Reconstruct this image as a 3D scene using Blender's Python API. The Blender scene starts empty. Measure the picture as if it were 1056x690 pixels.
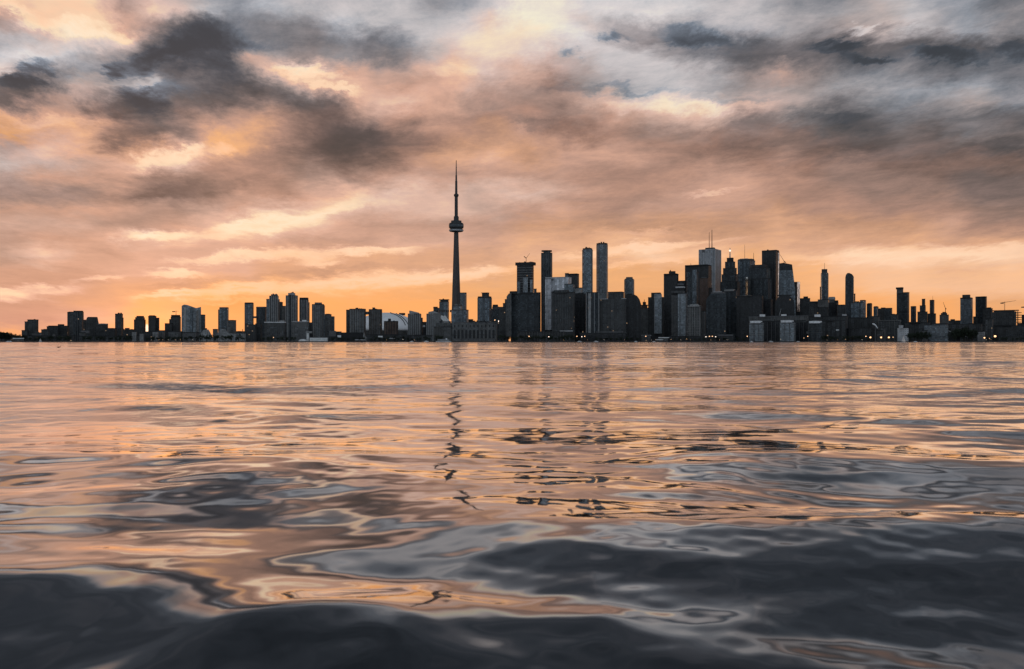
import bpy, bmesh, math, random
import numpy as np
from mathutils import Vector, Matrix
R = math.radians
random.seed(7)
rng = np.random.default_rng(11)
sc = bpy.context.scene
col = sc.collection
FPX = 914.0            # focal length in photo pixels (photo 1056 wide)
HX, HY = 528.0, 352.5  # principal column, horizon row
CAMH = 0.60            # eye just above the lake
GZ = 1.6               # land level above the lake
DS = 2080.0            # distance of the quay

# ------------------------------------------------------------------ nodes
class NT:
    def __init__(self, tree): self.t = tree; self.n = tree.nodes; self.l = tree.links
    def new(self, typ, **kw):
        nd = self.n.new(typ)
        for k, v in kw.items(): setattr(nd, k, v)
        return nd
    def link(self, a, b): self.l.new(a, b)
    def put(self, sock, v):
        if hasattr(v, 'is_output') or isinstance(v, bpy.types.NodeSocket): self.l.new(v, sock)
        else: sock.default_value = v
    def math(self, op, a, b=0.0, c=0.0, clamp=False):
        nd = self.new('ShaderNodeMath', operation=op, use_clamp=clamp)
        self.put(nd.inputs[0], a); self.put(nd.inputs[1], b); self.put(nd.inputs[2], c)
        return nd.outputs[0]
    def vmath(self, op, a, b=(0, 0, 0)):
        nd = self.new('ShaderNodeVectorMath', operation=op)
        self.put(nd.inputs[0], a); self.put(nd.inputs[1], b)
        return nd.outputs['Value'] if op in ('DOT_PRODUCT', 'LENGTH') else nd.outputs[0]
    def comb(self, x, y, z):
        nd = self.new('ShaderNodeCombineXYZ')
        for i, v in enumerate((x, y, z)): self.put(nd.inputs[i], v)
        return nd.outputs[0]
    def sep(self, v):
        nd = self.new('ShaderNodeSeparateXYZ'); self.put(nd.inputs[0], v); return nd.outputs
    def maprange(self, v, a, b, c=0.0, d=1.0, interp='LINEAR'):
        nd = self.new('ShaderNodeMapRange', interpolation_type=interp, clamp=True)
        self.put(nd.inputs[0], v)
        for i, q in enumerate((a, b, c, d)): self.put(nd.inputs[1 + i], q)
        return nd.outputs[0]
    def mix(self, f, a, b, blend='MIX'):
        nd = self.new('ShaderNodeMix', data_type='RGBA', blend_type=blend)
        self.put(nd.inputs[0], f); self.put(nd.inputs[6], a); self.put(nd.inputs[7], b)
        return nd.outputs[2]
    def noise(self, vec, scale, detail=4, rough=0.55, dist=0.0, color=False):
        nd = self.new('ShaderNodeTexNoise', noise_dimensions='3D')
        self.put(nd.inputs['Vector'], vec); nd.inputs['Scale'].default_value = scale
        nd.inputs['Detail'].default_value = detail; nd.inputs['Roughness'].default_value = rough
        nd.inputs['Distortion'].default_value = dist
        return nd.outputs[1] if color else nd.outputs[0]

def c4(c): return (c[0], c[1], c[2], 1.0)
MATS = {}
def newmat(name):
    m = bpy.data.materials.new(name); m.use_nodes = True
    MATS[name] = m
    nt = NT(m.node_tree)
    return m, nt, m.node_tree.nodes['Principled BSDF']

def plain(name, colr, rough=0.7, var=0.25, scale=0.25, spec=0.3, metal=0.0):
    m, nt, b = newmat(name)
    tc = nt.new('ShaderNodeTexCoord')
    n = nt.noise(tc.outputs['Object'], scale, 5, 0.6)
    oi = nt.new('ShaderNodeObjectInfo')
    f = nt.math('ADD', nt.maprange(n, 0.3, 0.7, 1 - var, 1 + var), nt.math('MULTIPLY_ADD', oi.outputs['Random'], 0.16, -0.08))
    nt.link(nt.vmath('MULTIPLY', colr, nt.comb(f, f, f)), b.inputs['Base Color'])
    b.inputs['Roughness'].default_value = rough
    b.inputs['Specular IOR Level'].default_value = spec
    b.inputs['Metallic'].default_value = metal
    return m

def facade(name, wall, glass, bay=3.2, floor=3.4, wx=0.16, wy=0.3, lit=0.0015, grough=0.26, gmetal=0.0, var=0.5, spec=0.3):
    m, nt, b = newmat(name)
    tc = nt.new('ShaderNodeTexCoord')
    x, y, z = nt.sep(tc.outputs['Object'])
    u = nt.math('DIVIDE', nt.math('ADD', x, nt.math('MULTIPLY', y, 1.0)), bay)
    v = nt.math('DIVIDE', z, floor)
    fu, fv = nt.math('FLOOR', u), nt.math('FLOOR', v)
    cu, cv = nt.math('FRACT', u), nt.math('FRACT', v)
    oi = nt.new('ShaderNodeObjectInfo')
    wn = nt.new('ShaderNodeTexWhiteNoise', noise_dimensions='3D')
    nt.link(nt.comb(fu, fv, nt.math('MULTIPLY', oi.outputs['Random'], 97.0)), wn.inputs['Vector'])
    rnd = wn.outputs[0]
    mx = nt.math('MULTIPLY', nt.math('GREATER_THAN', cu, wx), nt.math('GREATER_THAN', cv, wy))
    up = nt.math('ABSOLUTE', nt.sep(tc.outputs['Normal'])[2])
    mx = nt.math('MULTIPLY', mx, nt.math('LESS_THAN', up, 0.5))
    n = nt.noise(tc.outputs['Object'], 0.05, 5, 0.6)
    wv = nt.math('MULTIPLY', nt.maprange(n, 0.3, 0.7, 0.65, 1.3), nt.math('MULTIPLY_ADD', oi.outputs['Random'], 0.5, 0.75))
    wcol = nt.vmath('MULTIPLY', wall, nt.comb(wv, wv, wv))
    gv = nt.math('MULTIPLY', nt.maprange(rnd, 0, 1, 1 - var, 1 + var), nt.math('MULTIPLY_ADD', oi.outputs['Random'], 0.4, 0.8))
    w2 = nt.new('ShaderNodeTexWhiteNoise', noise_dimensions='2D')
    nt.link(nt.comb(nt.math('FLOOR', nt.math('MULTIPLY', u, .5)), nt.math('MULTIPLY', oi.outputs['Random'], 31.0), 0), w2.inputs['Vector'])
    w3 = nt.new('ShaderNodeTexWhiteNoise', noise_dimensions='3D')
    nt.link(nt.comb(nt.math('FLOOR', nt.math('MULTIPLY', u, .5)), nt.math('FLOOR', nt.math('MULTIPLY', v, .5)), oi.outputs['Random']), w3.inputs['Vector'])
    gv = nt.math('MULTIPLY', gv, nt.math('MULTIPLY', nt.maprange(w2.outputs[0], 0, 1, .55, 1.5), nt.maprange(w3.outputs[0], 0, 1, .6, 1.45)))
    gcol = nt.vmath('MULTIPLY', glass, nt.comb(gv, gv, gv))
    nt.link(nt.mix(mx, wcol, gcol), b.inputs['Base Color'])
    nt.link(nt.maprange(mx, 0, 1, 0.75, grough), b.inputs['Roughness'])
    b.inputs['Metallic'].default_value = 0.0
    if gmetal: nt.link(nt.math('MULTIPLY', mx, gmetal), b.inputs['Metallic'])
    b.inputs['Specular IOR Level'].default_value = spec
    lt = nt.math('MULTIPLY', nt.math('GREATER_THAN', rnd, 1 - lit), mx)
    b.inputs['Emission Color'].default_value = (1.0, 0.62, 0.36, 1)
    nt.link(nt.math('MULTIPLY', lt, 0.35), b.inputs['Emission Strength'])
    return m

facade('glass_blue', (0.11, 0.12, 0.13), (0.12, 0.15, 0.175), 3.0, 3.3, 0.14, 0.28, 0.001)
facade('glass_pale', (0.20, 0.21, 0.22), (0.17, 0.20, 0.225), 3.0, 3.3, 0.2, 0.35, 0.001)
facade('glass_dark', (0.05, 0.055, 0.06), (0.04, 0.048, 0.055), 3.0, 3.6, 0.2, 0.3, 0.0006, spec=0.18)
facade('glass_black', (0.022, 0.023, 0.025), (0.02, 0.022, 0.025), 2.4, 3.8, 0.2, 0.3, 0.0008)
facade('conc_grey', (0.13, 0.125, 0.12), (0.07, 0.078, 0.085), 4.2, 3.0, 0.35, 0.4, 0.001, spec=0.12, grough=0.45)
facade('conc_dark', (0.075, 0.075, 0.075), (0.04, 0.045, 0.05), 4.2, 3.2, 0.35, 0.4, 0.002, spec=0.12, grough=0.45)
facade('conc_light', (0.34, 0.335, 0.33), (0.16, 0.17, 0.18), 4.0, 3.1, 0.35, 0.4, 0.0)
facade('clad_white', (0.36, 0.36, 0.37), (0.25, 0.27, 0.30), 2.6, 3.9, 0.2, 0.25, 0.0, var=0.2)
facade('clad_pale', (0.50, 0.50, 0.52), (0.42, 0.43, 0.46), 2.6, 3.9, 0.2, 0.25, 0.0, var=0.2)
facade('pale_wall', (0.5, 0.5, 0.51), (0.3, 0.31, 0.33), 5.0, 5.0, 0.7, 0.7, 0.0, var=0.2)
facade('brick', (0.115, 0.075, 0.06), (0.05, 0.05, 0.05), 3.4, 3.3, 0.4, 0.45, 0.001, spec=0.12, grough=0.45)
facade('hotel', (0.075, 0.075, 0.075), (0.035, 0.04, 0.045), 3.6, 3.1, 0.45, 0.45, 0.012, spec=0.12, grough=0.45)
facade('balcony', (0.22, 0.215, 0.21), (0.05, 0.06, 0.068), 6.0, 3.0, 0.22, 0.33, 0.0015, spec=0.12, grough=0.45)
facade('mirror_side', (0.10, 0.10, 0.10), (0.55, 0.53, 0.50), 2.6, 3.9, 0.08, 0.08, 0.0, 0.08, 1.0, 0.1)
plain('roof_dark', (0.03, 0.031, 0.033), 0.9)
plain('roof_grey', (0.12, 0.12, 0.125), 0.9)
plain('trim_light', (0.42, 0.42, 0.43), 0.6)
plain('white_paint', (0.78, 0.78, 0.79), 0.45)
plain('dome_white', (0.90, 0.89, 0.90), 0.5, 0.08, 0.05)
plain('tower_conc', (0.085, 0.08, 0.08), 0.8, 0.2, 0.08)
plain('tower_dark', (0.045, 0.047, 0.05), 0.5)
plain('steel', (0.10, 0.10, 0.105), 0.5, 0.1, 1.0, 0.5)
plain('steel_dark', (0.02, 0.02, 0.022), 0.6, 0.1, 1.0)
plain('quay', (0.05, 0.05, 0.05), 0.85)
plain('land_mat', (0.035, 0.037, 0.033), 0.95, 0.4, 0.01)
plain('hull_white', (0.72, 0.72, 0.73), 0.35, 0.05)
plain('hull_dark', (0.03, 0.035, 0.05), 0.35, 0.05)
plain('sail', (0.85, 0.84, 0.82), 0.7, 0.06)
def _sail():                     # sailcloth lets the sky behind glow through
    nt = NT(MATS['sail'].node_tree); tr = nt.new('ShaderNodeBsdfTranslucent'); tr.inputs['Color'].default_value = (.8, .78, .75, 1)
    mx = nt.new('ShaderNodeMixShader'); mx.inputs[0].default_value = .45
    nt.link(nt.n['Principled BSDF'].outputs[0], mx.inputs[1]); nt.link(tr.outputs[0], mx.inputs[2]); nt.link(mx.outputs[0], nt.n['Material Output'].inputs[0])
_sail()
plain('feather', (0.045, 0.045, 0.048), 0.8, 0.2, 8)
plain('bark', (0.035, 0.028, 0.022), 0.9)
plain('canvas_white', (0.7, 0.7, 0.69), 0.7)
plain('leaf', (0.022, 0.03, 0.018), 0.8, 0.5, 0.4)
plain('solar_blue', (0.09, 0.13, 0.17), 0.3)
def lampmat(name, colr, s):
    m, nt, b = newmat(name)
    tc = nt.new('ShaderNodeTexCoord')
    n = nt.noise(tc.outputs['Object'], 2.0, 2)
    b.inputs['Base Color'].default_value = (0.6, 0.5, 0.4, 1)
    b.inputs['Emission Color'].default_value = c4(colr)
    nt.link(nt.maprange(n, 0, 1, s * 0.8, s * 1.2), b.inputs['Emission Strength'])
lampmat('lamp_warm', (1.0, 0.55, 0.28), 2.2)
lampmat('lamp_white', (1.0, 0.85, 0.72), 2.2)
lampmat('lamp_big', (1.0, 0.50, 0.22), 2.6)
lampmat('beacon', (1.0, 0.85, 0.7), 1.2)

# ------------------------------------------------------------------ mesh helpers
def mobj(name, verts, faces, mat, parent=None, loc=(0, 0, 0), rz=0.0, smooth=False):
    me = bpy.data.meshes.new(name)
    me.from_pydata([tuple(v) for v in verts], [], faces)
    me.update()
    if smooth:
        me.polygons.foreach_set('use_smooth', [True] * len(me.polygons))
    me.materials.append(MATS[mat])
    o = bpy.data.objects.new(name, me); col.objects.link(o)
    o.location = loc; o.rotation_euler = (0, 0, rz)
    if parent is not None: o.parent = parent
    return o
class MB:
    def __init__(s): s.v = []; s.f = []
    def add(s, v, f):
        k = len(s.v); s.v += [tuple(q) for q in v]; s.f += [[i + k for i in q] for q in f]; return s
    def box(s, x0, x1, y0, y1, z0, z1):
        v = [(x0, y0, z0), (x1, y0, z0), (x1, y1, z0), (x0, y1, z0), (x0, y0, z1), (x1, y0, z1), (x1, y1, z1), (x0, y1, z1)]
        return s.add(v, [(0, 3, 2, 1), (4, 5, 6, 7), (0, 1, 5, 4), (1, 2, 6, 5), (2, 3, 7, 6), (3, 0, 4, 7)])
    def loft(s, rings):            # list of equal length rings of points, capped
        n = len(rings[0]); v = [p for r in rings for p in r]; f = []
        for k in range(len(rings) - 1):
            for i in range(n):
                j = (i + 1) % n
                f.append((k * n + i, k * n + j, (k + 1) * n + j, (k + 1) * n + i))
        f.append(tuple(reversed(range(n)))); f.append(tuple(range((len(rings) - 1) * n, len(rings) * n)))
        return s.add(v, f)
    def lathe(s, prof, n=20, sy=1.0, cx=0, cy=0):
        return s.loft([[(cx + r * math.cos(2 * math.pi * i / n), cy + sy * r * math.sin(2 * math.pi * i / n), z) for i in range(n)] for r, z in prof])
    def bar(s, a, b, r, r2=None, n=6):
        a, b = Vector(a), Vector(b); d = (b - a).normalized()
        u = d.orthogonal().normalized(); w = d.cross(u); r2 = r if r2 is None else r2
        ring = lambda p, q: [p + (u * math.cos(2 * math.pi * i / n) + w * math.sin(2 * math.pi * i / n)) * q for i in range(n)]
        return s.loft([ring(a, r), ring(b, r2)])
    def ext(s, pts, y0, y1):       # x-z polygon extruded along y
        n = len(pts)
        v = [(x, y0, z) for x, z in pts] + [(x, y1, z) for x, z in pts]
        f = [tuple(range(n)), tuple(reversed(range(n, 2 * n)))]
        f += [(i, i + n, (i + 1) % n + n, (i + 1) % n) for i in range(n)]
        return s.add(v, f)
    def build(s, name, mat, parent=None, loc=(0, 0, 0), rz=0, smooth=False):
        return mobj(name, s.v, s.f, mat, parent, loc, rz, smooth)

def tag(o, label, cat, group=None, kind=None):
    o['label'] = label; o['category'] = cat
    if group: o['group'] = group
    if kind: o['kind'] = kind
    return o
def empty(name, loc, label, cat, group=None, rz=0.0):
    o = bpy.data.objects.new(name, None); col.objects.link(o); o.location = loc; o.rotation_euler = (0, 0, rz)
    return tag(o, label, cat, group)
def dup(root, loc, rz=0.0, scale=1.0, label=None, group=None):
    r = root.copy(); col.objects.link(r); r.location = loc; r.rotation_euler = (0, 0, rz); r.scale = (scale,) * 3
    if label: r['label'] = label
    if group: r['group'] = group
    for ch in root.children:
        c = ch.copy(); col.objects.link(c); c.parent = r
        for g in ch.children:
            d = g.copy(); col.objects.link(d); d.parent = c
    return r
def WX(px, D): return (px - HX) / FPX * D
def WZ(py, D): return CAMH + (HY - py) / FPX * D

# ------------------------------------------------------------------ buildings
def P(n, a, b, top, bot=None, m='glass_blue', shape='box', side=None, psi=18.0, dd=0.0, **kw):
    return dict(n=n, a=a, b=b, top=top, bot=bot, m=m, shape=shape, side=side, psi=psi, dd=dd, **kw)

def build_part(root, base, D, p, side0, dep0):
    s = p['side'] if p['side'] is not None else side0
    pc = (p['a'] + p['b']) / 2
    phi = math.atan((pc - HX) / FPX)
    W = (p['b'] - p['a']) / FPX * D
    psi = math.copysign(R(p['psi']), s if s else 1)
    if abs(s) < 1e-6: psi = 0.0; w = W; d = dep0 or min(max(W, 14), 36)
    else:
        w = W * (1 - abs(s)) / math.cos(psi); d = W * abs(s) / abs(math.sin(psi))
    d = p.get('d', d)
    rz = -phi - psi
    Dc = D + p['dd']
    C = Vector((WX(pc, Dc), Dc, 0))
    zt = WZ(p['top'], D); zb = WZ(p['bot'], D) if p['bot'] is not None else GZ - 0.3
    loc = (C.x - base[0], C.y - base[1], zb - base[2]); H = zt - zb
    sh = p['shape']; mb = MB(); smooth = False
    if sh == 'box': mb.box(-w / 2, w / 2, -d / 2, d / 2, 0, H)
    elif sh == 'cham':
        c = p.get('c', 0.2) * min(w, d)
        ring = [(-w/2 + c, -d/2), (w/2 - c, -d/2), (w/2, -d/2 + c), (w/2, d/2 - c), (w/2 - c, d/2), (-w/2 + c, d/2), (-w/2, d/2 - c), (-w/2, -d/2 + c)]
        t = p.get('taper', 1.0)
        hs = p.get('sh', 0.0)      # bevelled shoulder height
        rings = [[(x, y, 0) for x, y in ring], [(x, y, H - hs) for x, y in ring]]
        if hs: rings.append([(x * 0.72, y * 0.72, H) for x, y in ring])
        mb.loft(rings)
    elif sh == 'cyl':
        mb.lathe([(W / 2, 0), (W / 2, H * 0.985), (W / 2 * 0.93, H)], p.get('seg', 28), min(1.0, d / W)); rz = -phi
    elif sh == 'taper':
        t = p.get('t', 0.6); dx = p.get('shift', 0.0) * w
        b_ = [(-w/2, -d/2), (w/2, -d/2), (w/2, d/2), (-w/2, d/2)]
        mb.loft([[(x, y, 0) for x, y in b_], [(x * t + dx, y * t, H) for x, y in b_]])
    elif sh == 'prof':             # silhouette polygon in photo pixels
        pts = [((x - pc) / FPX * D, (p['bot_'] if False else 0) + WZ(y, D) - zb) for x, y in p['pts']]
        dp = p.get('d', dep0 or min(max(W, 12), 30)); mb.ext(pts, -dp / 2, dp / 2); rz = -phi
    o = mb.build(p['n'], p['m'], root, loc, rz)
    if p.get('lab'): o['label'] = p['lab']
    # relief: floor slabs and piers, each one mesh, sub-part of the body
    if p.get('bands'):
        b2 = MB(); st = p['bands']; k = st
        while k < H - 0.6:
            b2.box(-w/2 - .5, w/2 + .5, -d/2 - .6, d/2 + .5, k - .22, k + .22); k += st
        b2.build('floor_slabs', p.get('bm', 'roof_grey'), o)
    if p.get('fins'):
        b2 = MB(); n = p['fins']
        for i in range(n + 1):
            x = -w/2 + w * i / n; b2.box(x - .45, x + .45, -d/2 - .55, -d/2 + .2, 0, H + .4)
        m_ = max(1, int(n * d / w))
        for i in range(1, m_ + 1):
            y = -d/2 + d * i / m_
            for sx in (-1, 1): b2.box(sx * w/2 - .5, sx * w/2 + .5, y - .45, y + .45, 0, H + .4)
        b2.build('piers', p.get('fm', 'roof_grey'), o)
    if p.get('cap', sh == 'box' and H > 12):
        b2 = MB(); t = p.get('capt', 1.3)
        for x0, x1, y0, y1 in ((-w/2-.3, w/2+.3, -d/2-.3, -d/2+.4), (-w/2-.3, w/2+.3, d/2-.4, d/2+.3), (-w/2-.3, -w/2+.4, -d/2+.4, d/2-.4), (w/2-.4, w/2+.3, -d/2+.4, d/2-.4)):
            b2.box(x0, x1, y0, y1, H - .5, H + t)
        b2.build('parapet', p.get('cm', 'roof_dark'), o)
    if p.get('clutter'):           # plant boxes and vents on the roof, each its own sub-part
        rr = random.Random(int(p['a'] * 10))
        for _ in range(p['clutter']):
            x = rr.uniform(-.4, .4) * w; y = rr.uniform(-.35, .35) * d; q = rr.uniform(.8, 2.2); hh = rr.uniform(1.2, 4.5)
            MB().box(-q, q, -q, q, -.05, hh).build('roof_unit', 'roof_dark', o, (x, y, H))
    return o

def bld(label, D, parts, name='tower_block', cat='building', side=0.16, dep=None, group=None):
    p0 = parts[0]; pc = (p0['a'] + p0['b']) / 2
    base = (WX(pc, D), D, GZ)
    root = empty(name, base, label, cat, group)
    for p in parts: build_part(root, base, D, p, side, dep)
    return root, base
def spike(root, base, D, px, y0, y1, r=0.5, name='antenna', mat='steel_dark', r2=None, dd=0.0):
    b = MB().bar((0, 0, 0), (0, 0, WZ(y0, D) - WZ(y1, D)), r, r * .5 if r2 is None else r2, 8)
    return b.build(name, mat, root, (WX(px, D) - base[0], D + dd - base[1], WZ(y1, D) - base[2]))

exec_list = []
# ---- far left cluster
bld('squat dark block standing alone near the left edge with a stepped left side', 2500, [
    P('tower', 29, 39, 330, m='conc_dark', clutter=3), P('wing', 25.8, 31, 332, m='conc_dark'), P('annex', 22.8, 29, 341, m='conc_dark', dd=-24)])
bld('pale low link building beside the lone squat block', 2330, [P('body', 33.5, 43.8, 343.4, m='conc_grey'), P('roof_box', 36, 40, 342.2, 343.6, m='roof_grey')], 'low_building')
bld('low flat building left of the stepped one near the grey twin slabs', 2420, [P('body', 43, 50.5, 340.2, m='conc_dark'), P('roof_box', 45, 48, 339.3, 340.4, m='roof_dark')], 'low_building')
bld('stepped mid rise block climbing towards the twin slabs on the left', 2480, [
    P('body', 49, 61, 337, m='conc_dark'), P('upper_body', 51, 70.3, 336.2, m='conc_dark', dd=22, side=.1), P('penthouse', 60, 66, 334.2, 337, m='roof_dark', dd=22)])
bld('shorter and left slab of the touching pair of dark slabs', 2700, [P('body', 69.8, 76.6, 322.2, m='conc_dark', side=.2), P('penthouse', 71, 75, 321.4, 322.6, m='roof_dark')])
bld('taller right slab of the touching pair with a dark roof band', 2640, [P('body', 76, 85.6, 322, m='glass_dark', side=.14, fins=4), P('roof_band', 76.2, 85.3, 320.5, 322.2, m='roof_dark')])
bld('narrow dark infill between the tall slab and the flared block', 2760, [P('body', 84.5, 90.5, 330.4, m='conc_dark'), P('roof_box', 86, 89, 329.7, 330.6, m='roof_dark')])
bld('block flaring outward at its right foot beside the twin slabs', 2560, [
    P('body', 89.5, 103, 327.4, m='conc_dark', shape='prof', pts=[(89.3, 353), (89.6, 330), (90.5, 327.4), (100.2, 327.4), (101.2, 333), (103, 339), (103, 353)], d=30),
    P('roof_band', 91, 100, 326.9, 328, m='roof_dark')])
bld('lower box with a pale roof edge right of the flared block', 2520, [P('body', 102, 111, 334.2, m='conc_dark', cm='trim_light'), P('roof_box', 104, 108, 333.6, 334.6, m='roof_grey')])
bld('low pale fronted block among shoreline trees beneath the twin slabs', 2200, [P('body', 82, 88, 343.2, m='conc_grey', bands=3.2), P('roof_box', 84, 92.5, 341, 343.6, m='roof_grey', dd=20)], 'low_building')
bld('long low dark shed joining the flared block to the slim tower', 2450, [P('body', 110, 120, 338.9, m='conc_dark'), P('roof_vents', 112, 117, 338.3, 339.2, m='roof_dark')], 'low_building')
bld('slim lone tower with notched right edge, left of the sun', 2600, [P('body', 119, 126.4, 324, m='conc_dark', side=.2, clutter=2), P('bay', 124, 127.3, 328, m='conc_dark', dd=10), P('lower_bay', 125, 128, 339.5, m='conc_dark', dd=14)])
bld('jagged low roofline right of the slim lone tower', 2380, [P('body', 127.5, 138.5, 340.2, m='conc_dark'), P('stair_box', 129, 133.5, 338.2, 340.6, m='conc_dark'), P('roof_box', 134.5, 137.2, 339.4, 340.6, m='roof_dark')], 'low_building')
bld('round shouldered tower immediately left of the setting sun', 2550, [
    P('body', 138.6, 149.8, 330, m='conc_dark', bands=3.2), P('upper_body', 139.8, 149, 327.2, 330.4, m='conc_dark'), P('crown', 141, 148.2, 325.8, 327.4, m='roof_dark', shape='cyl')])
bld('round shouldered tower immediately right of the setting sun', 2550, [
    P('body', 153.2, 161, 326.3, m='conc_dark', bands=3.2), P('crown', 154, 160, 325.2, 326.5, m='roof_dark', shape='cyl'), P('bay', 160, 164.2, 328, m='conc_dark', dd=12)])
bld('small white fronted block with two gables below the setting sun', 2190, [P('body', 136.3, 141, 342.2, m='conc_light'), P('wing', 144.2, 148.4, 344, m='conc_light'), P('link', 140.8, 144.4, 346, m='conc_grey', dd=6)], 'low_building')
bld('low dark roofline directly below the setting sun', 2260, [P('body', 147.6, 158.4, 342.4, m='conc_dark'), P('roof_box', 154, 157, 341.6, 342.6, m='roof_dark')], 'low_building')
bld('pale square block just right of the sun at the tree line', 2230, [P('body', 157.5, 163.2, 342.2, m='conc_light', bands=3.1), P('rear_wing', 161, 170, 341, m='conc_grey', dd=28)], 'low_building')
rt, bs = bld('dark domed top tower left of the pale twin glass towers', 2620, [
    P('body', 176.4, 186.2, 327.2, m='conc_dark'), P('dome_top', 176.8, 185.6, 324.8, 327.4, m='roof_dark', shape='cyl'), P('step', 170.2, 178, 334, m='conc_dark', dd=-20), P('wing', 174.6, 178, 329.5, m='conc_dark', dd=6)])
bld('pale twin glass tower with a sloping swept roof, the taller', 2480, [
    P('body', 187.6, 201.4, 314.6, m='glass_pale', shape='prof', pts=[(187.6, 353), (187.8, 315.6), (190.2, 314.3), (193, 314.6), (201.4, 317.6), (201.4, 353)], d=24),
    P('balcony_stack', 189, 192, 317, m='conc_light', dd=-14, d=3, cap=False), P('balcony_stack', 196, 199, 318, m='glass_blue', dd=-14, d=3, cap=False)])
bld('pale twin glass tower with an upswept roof, the lower', 2540, [
    P('body', 200.6, 207.4, 316.8, m='glass_pale', shape='prof', pts=[(200.6, 353), (200.6, 318.4), (207.1, 316.6), (207.4, 353)], d=24),
    P('balcony_stack', 203, 205, 320, m='conc_light', dd=-14, d=3, cap=False)])
bld('thin dark tower tucked behind the pale twin glass towers', 2650, [P('body', 206.6, 211.6, 325, m='glass_dark'), P('penthouse', 207.5, 210.5, 324.4, 325.4, m='roof_dark')])
bld('long low row of flats under the domed top tower', 2200, [P('body', 174, 188, 342.2, m='conc_grey', bands=3.2), P('wing', 188, 205, 343, m='conc_grey', bands=3.2, dd=8), P('roof_box', 178, 184, 341.4, 342.5, m='roof_grey')], 'low_building')
bld('pyramid stepped pale flats with sloping sides right of the twin glass towers', 2280, [
    P('body', 203, 219, 339.6, m='conc_light', shape='prof', pts=[(202.5, 353), (205, 347), (207.5, 344), (209.5, 340.6), (214.8, 339.8), (216.5, 343), (219, 348), (219.5, 353)], d=24),
    P('stair_tower', 211, 213.4, 339, 345, m='conc_grey', dd=-4)], 'stepped_flats')
bld('second pyramid stepped pale flats in front of the plain pair of slabs', 2270, [
    P('body', 222, 241, 339, m='conc_light', shape='prof', pts=[(221.5, 353), (223.6, 346), (226, 341.5), (228.5, 339.4), (232, 339.4), (235, 343.5), (241, 344), (241, 353)], d=26),
    P('stair_tower', 229, 231.4, 338.6, 344, m='conc_grey', dd=-4)], 'stepped_flats')
bld('small dark apartment block between the two stepped pyramids', 2420, [P('body', 219.6, 224.6, 339.8, m='conc_grey'), P('roof_box', 221, 223.4, 339.2, 340.2, m='roof_dark')])
bld('plain grey slab tower with a notched left top, left of its half height neighbour', 2700, [P('body', 226.4, 235.6, 317.6, m='glass_blue', side=.12), P('notch_wing', 225, 228, 319.6, m='glass_blue', dd=10), P('roof_band', 227, 235, 316.9, 318, m='roof_grey')])
bld('half height grey slab leaning on the plain slab tower', 2640, [P('body', 235, 243.4, 330.6, m='conc_grey', side=.12), P('roof_box', 237, 241, 330, 331, m='roof_grey')])
bld('long pale white low building with regular bays at the tree line', 2180, [P('body', 239, 252.8, 344, m='conc_light', fins=8, fm='trim_light'), P('roof_box', 242, 246, 343.4, 344.4, m='roof_grey')], 'low_building')
rt, bs = bld('dark low works with a single thin chimney', 2380, [P('body', 243.5, 252.4, 342.1, m='conc_dark'), P('shed', 245, 249, 341.4, 342.4, m='roof_dark')], 'low_building'); spike(rt, bs, 2380, 250.3, 339.4, 342.2, .9, 'chimney', 'roof_dark', .8)
# ---- bridge towers and condo cluster
bt = 2560
rt, bs = bld('slim grey tower holding the left end of the skybridge', bt, [P('body', 252.6, 261.2, 312.6, m='glass_blue', side=.12, fins=3), P('roof_band', 253, 261, 312, 313.2, m='roof_dark'), P('skybridge', 260.4, 265.4, 326.2, 328.2, m='conc_grey', d=6, cap=False)], 'skybridge_tower')
bld('broader dark tower receiving the right end of the skybridge', 2570, [P('body', 264.4, 274.8, 317, m='glass_dark', side=.12), P('roof_band', 265, 274.6, 316.4, 317.6, m='roof_grey')])
bld('dark medium height flats below the skybridge', 2330, [P('body', 253, 264.6, 335.2, m='conc_dark', bands=3.2), P('wing', 263.4, 270.2, 334, m='conc_dark', dd=18), P('roof_box', 256, 261, 334.5, 335.6, m='roof_grey')])
bld('tall ribbed condo tower with raised right crown beside the skybridge pair', 2520, [
    P('body', 278, 287, 305.5, m='balcony', side=.14, fins=4, fm='trim_light'), P('crown', 279.6, 286.4, 303.6, 305.8, m='roof_grey', clutter=2), P('shoulder', 274.7, 279.5, 308.6, m='glass_blue', dd=14), P('frame', 285.4, 288.4, 309, m='conc_grey', dd=12)])
bld('dark stepped tower half hidden between the two tall condos', 2680, [P('body', 286.5, 291.6, 312, m='glass_dark'), P('step', 290.5, 295, 316, m='conc_grey', dd=-6), P('roof_box', 287.6, 290.4, 311.2, 312.3, m='roof_dark')])
bld('long pale slab with two roof boxes in front of the left condo', 2220, [P('body', 273, 294.6, 332.6, m='conc_grey', side=.06, cm='white_paint', bands=3.1), P('penthouse', 288, 293.4, 330.4, 333, m='conc_light'), P('rooftop_box', 276, 279, 331.6, 333, m='conc_light')], 'slab_block')
bld('tallest condo of the left cluster with a glowing pale crown', 2500, [
    P('body', 295, 306.8, 305.2, m='balcony', side=.16, fins=5, fm='trim_light'), P('crown', 297.2, 304.4, 302.2, 305.4, m='clad_white', clutter=2), P('pier', 298.6, 300.2, 304.4, m='glass_dark', dd=-26, d=3, cap=False)])
bld('pale slab with a white roof box in front of the dark banded tower', 2220, [P('body', 301, 318.2, 331.9, m='conc_grey', side=.06, cm='trim_light', bands=3.1), P('penthouse', 311.6, 316.2, 330, 332.2, m='white_paint')], 'slab_block')
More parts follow.
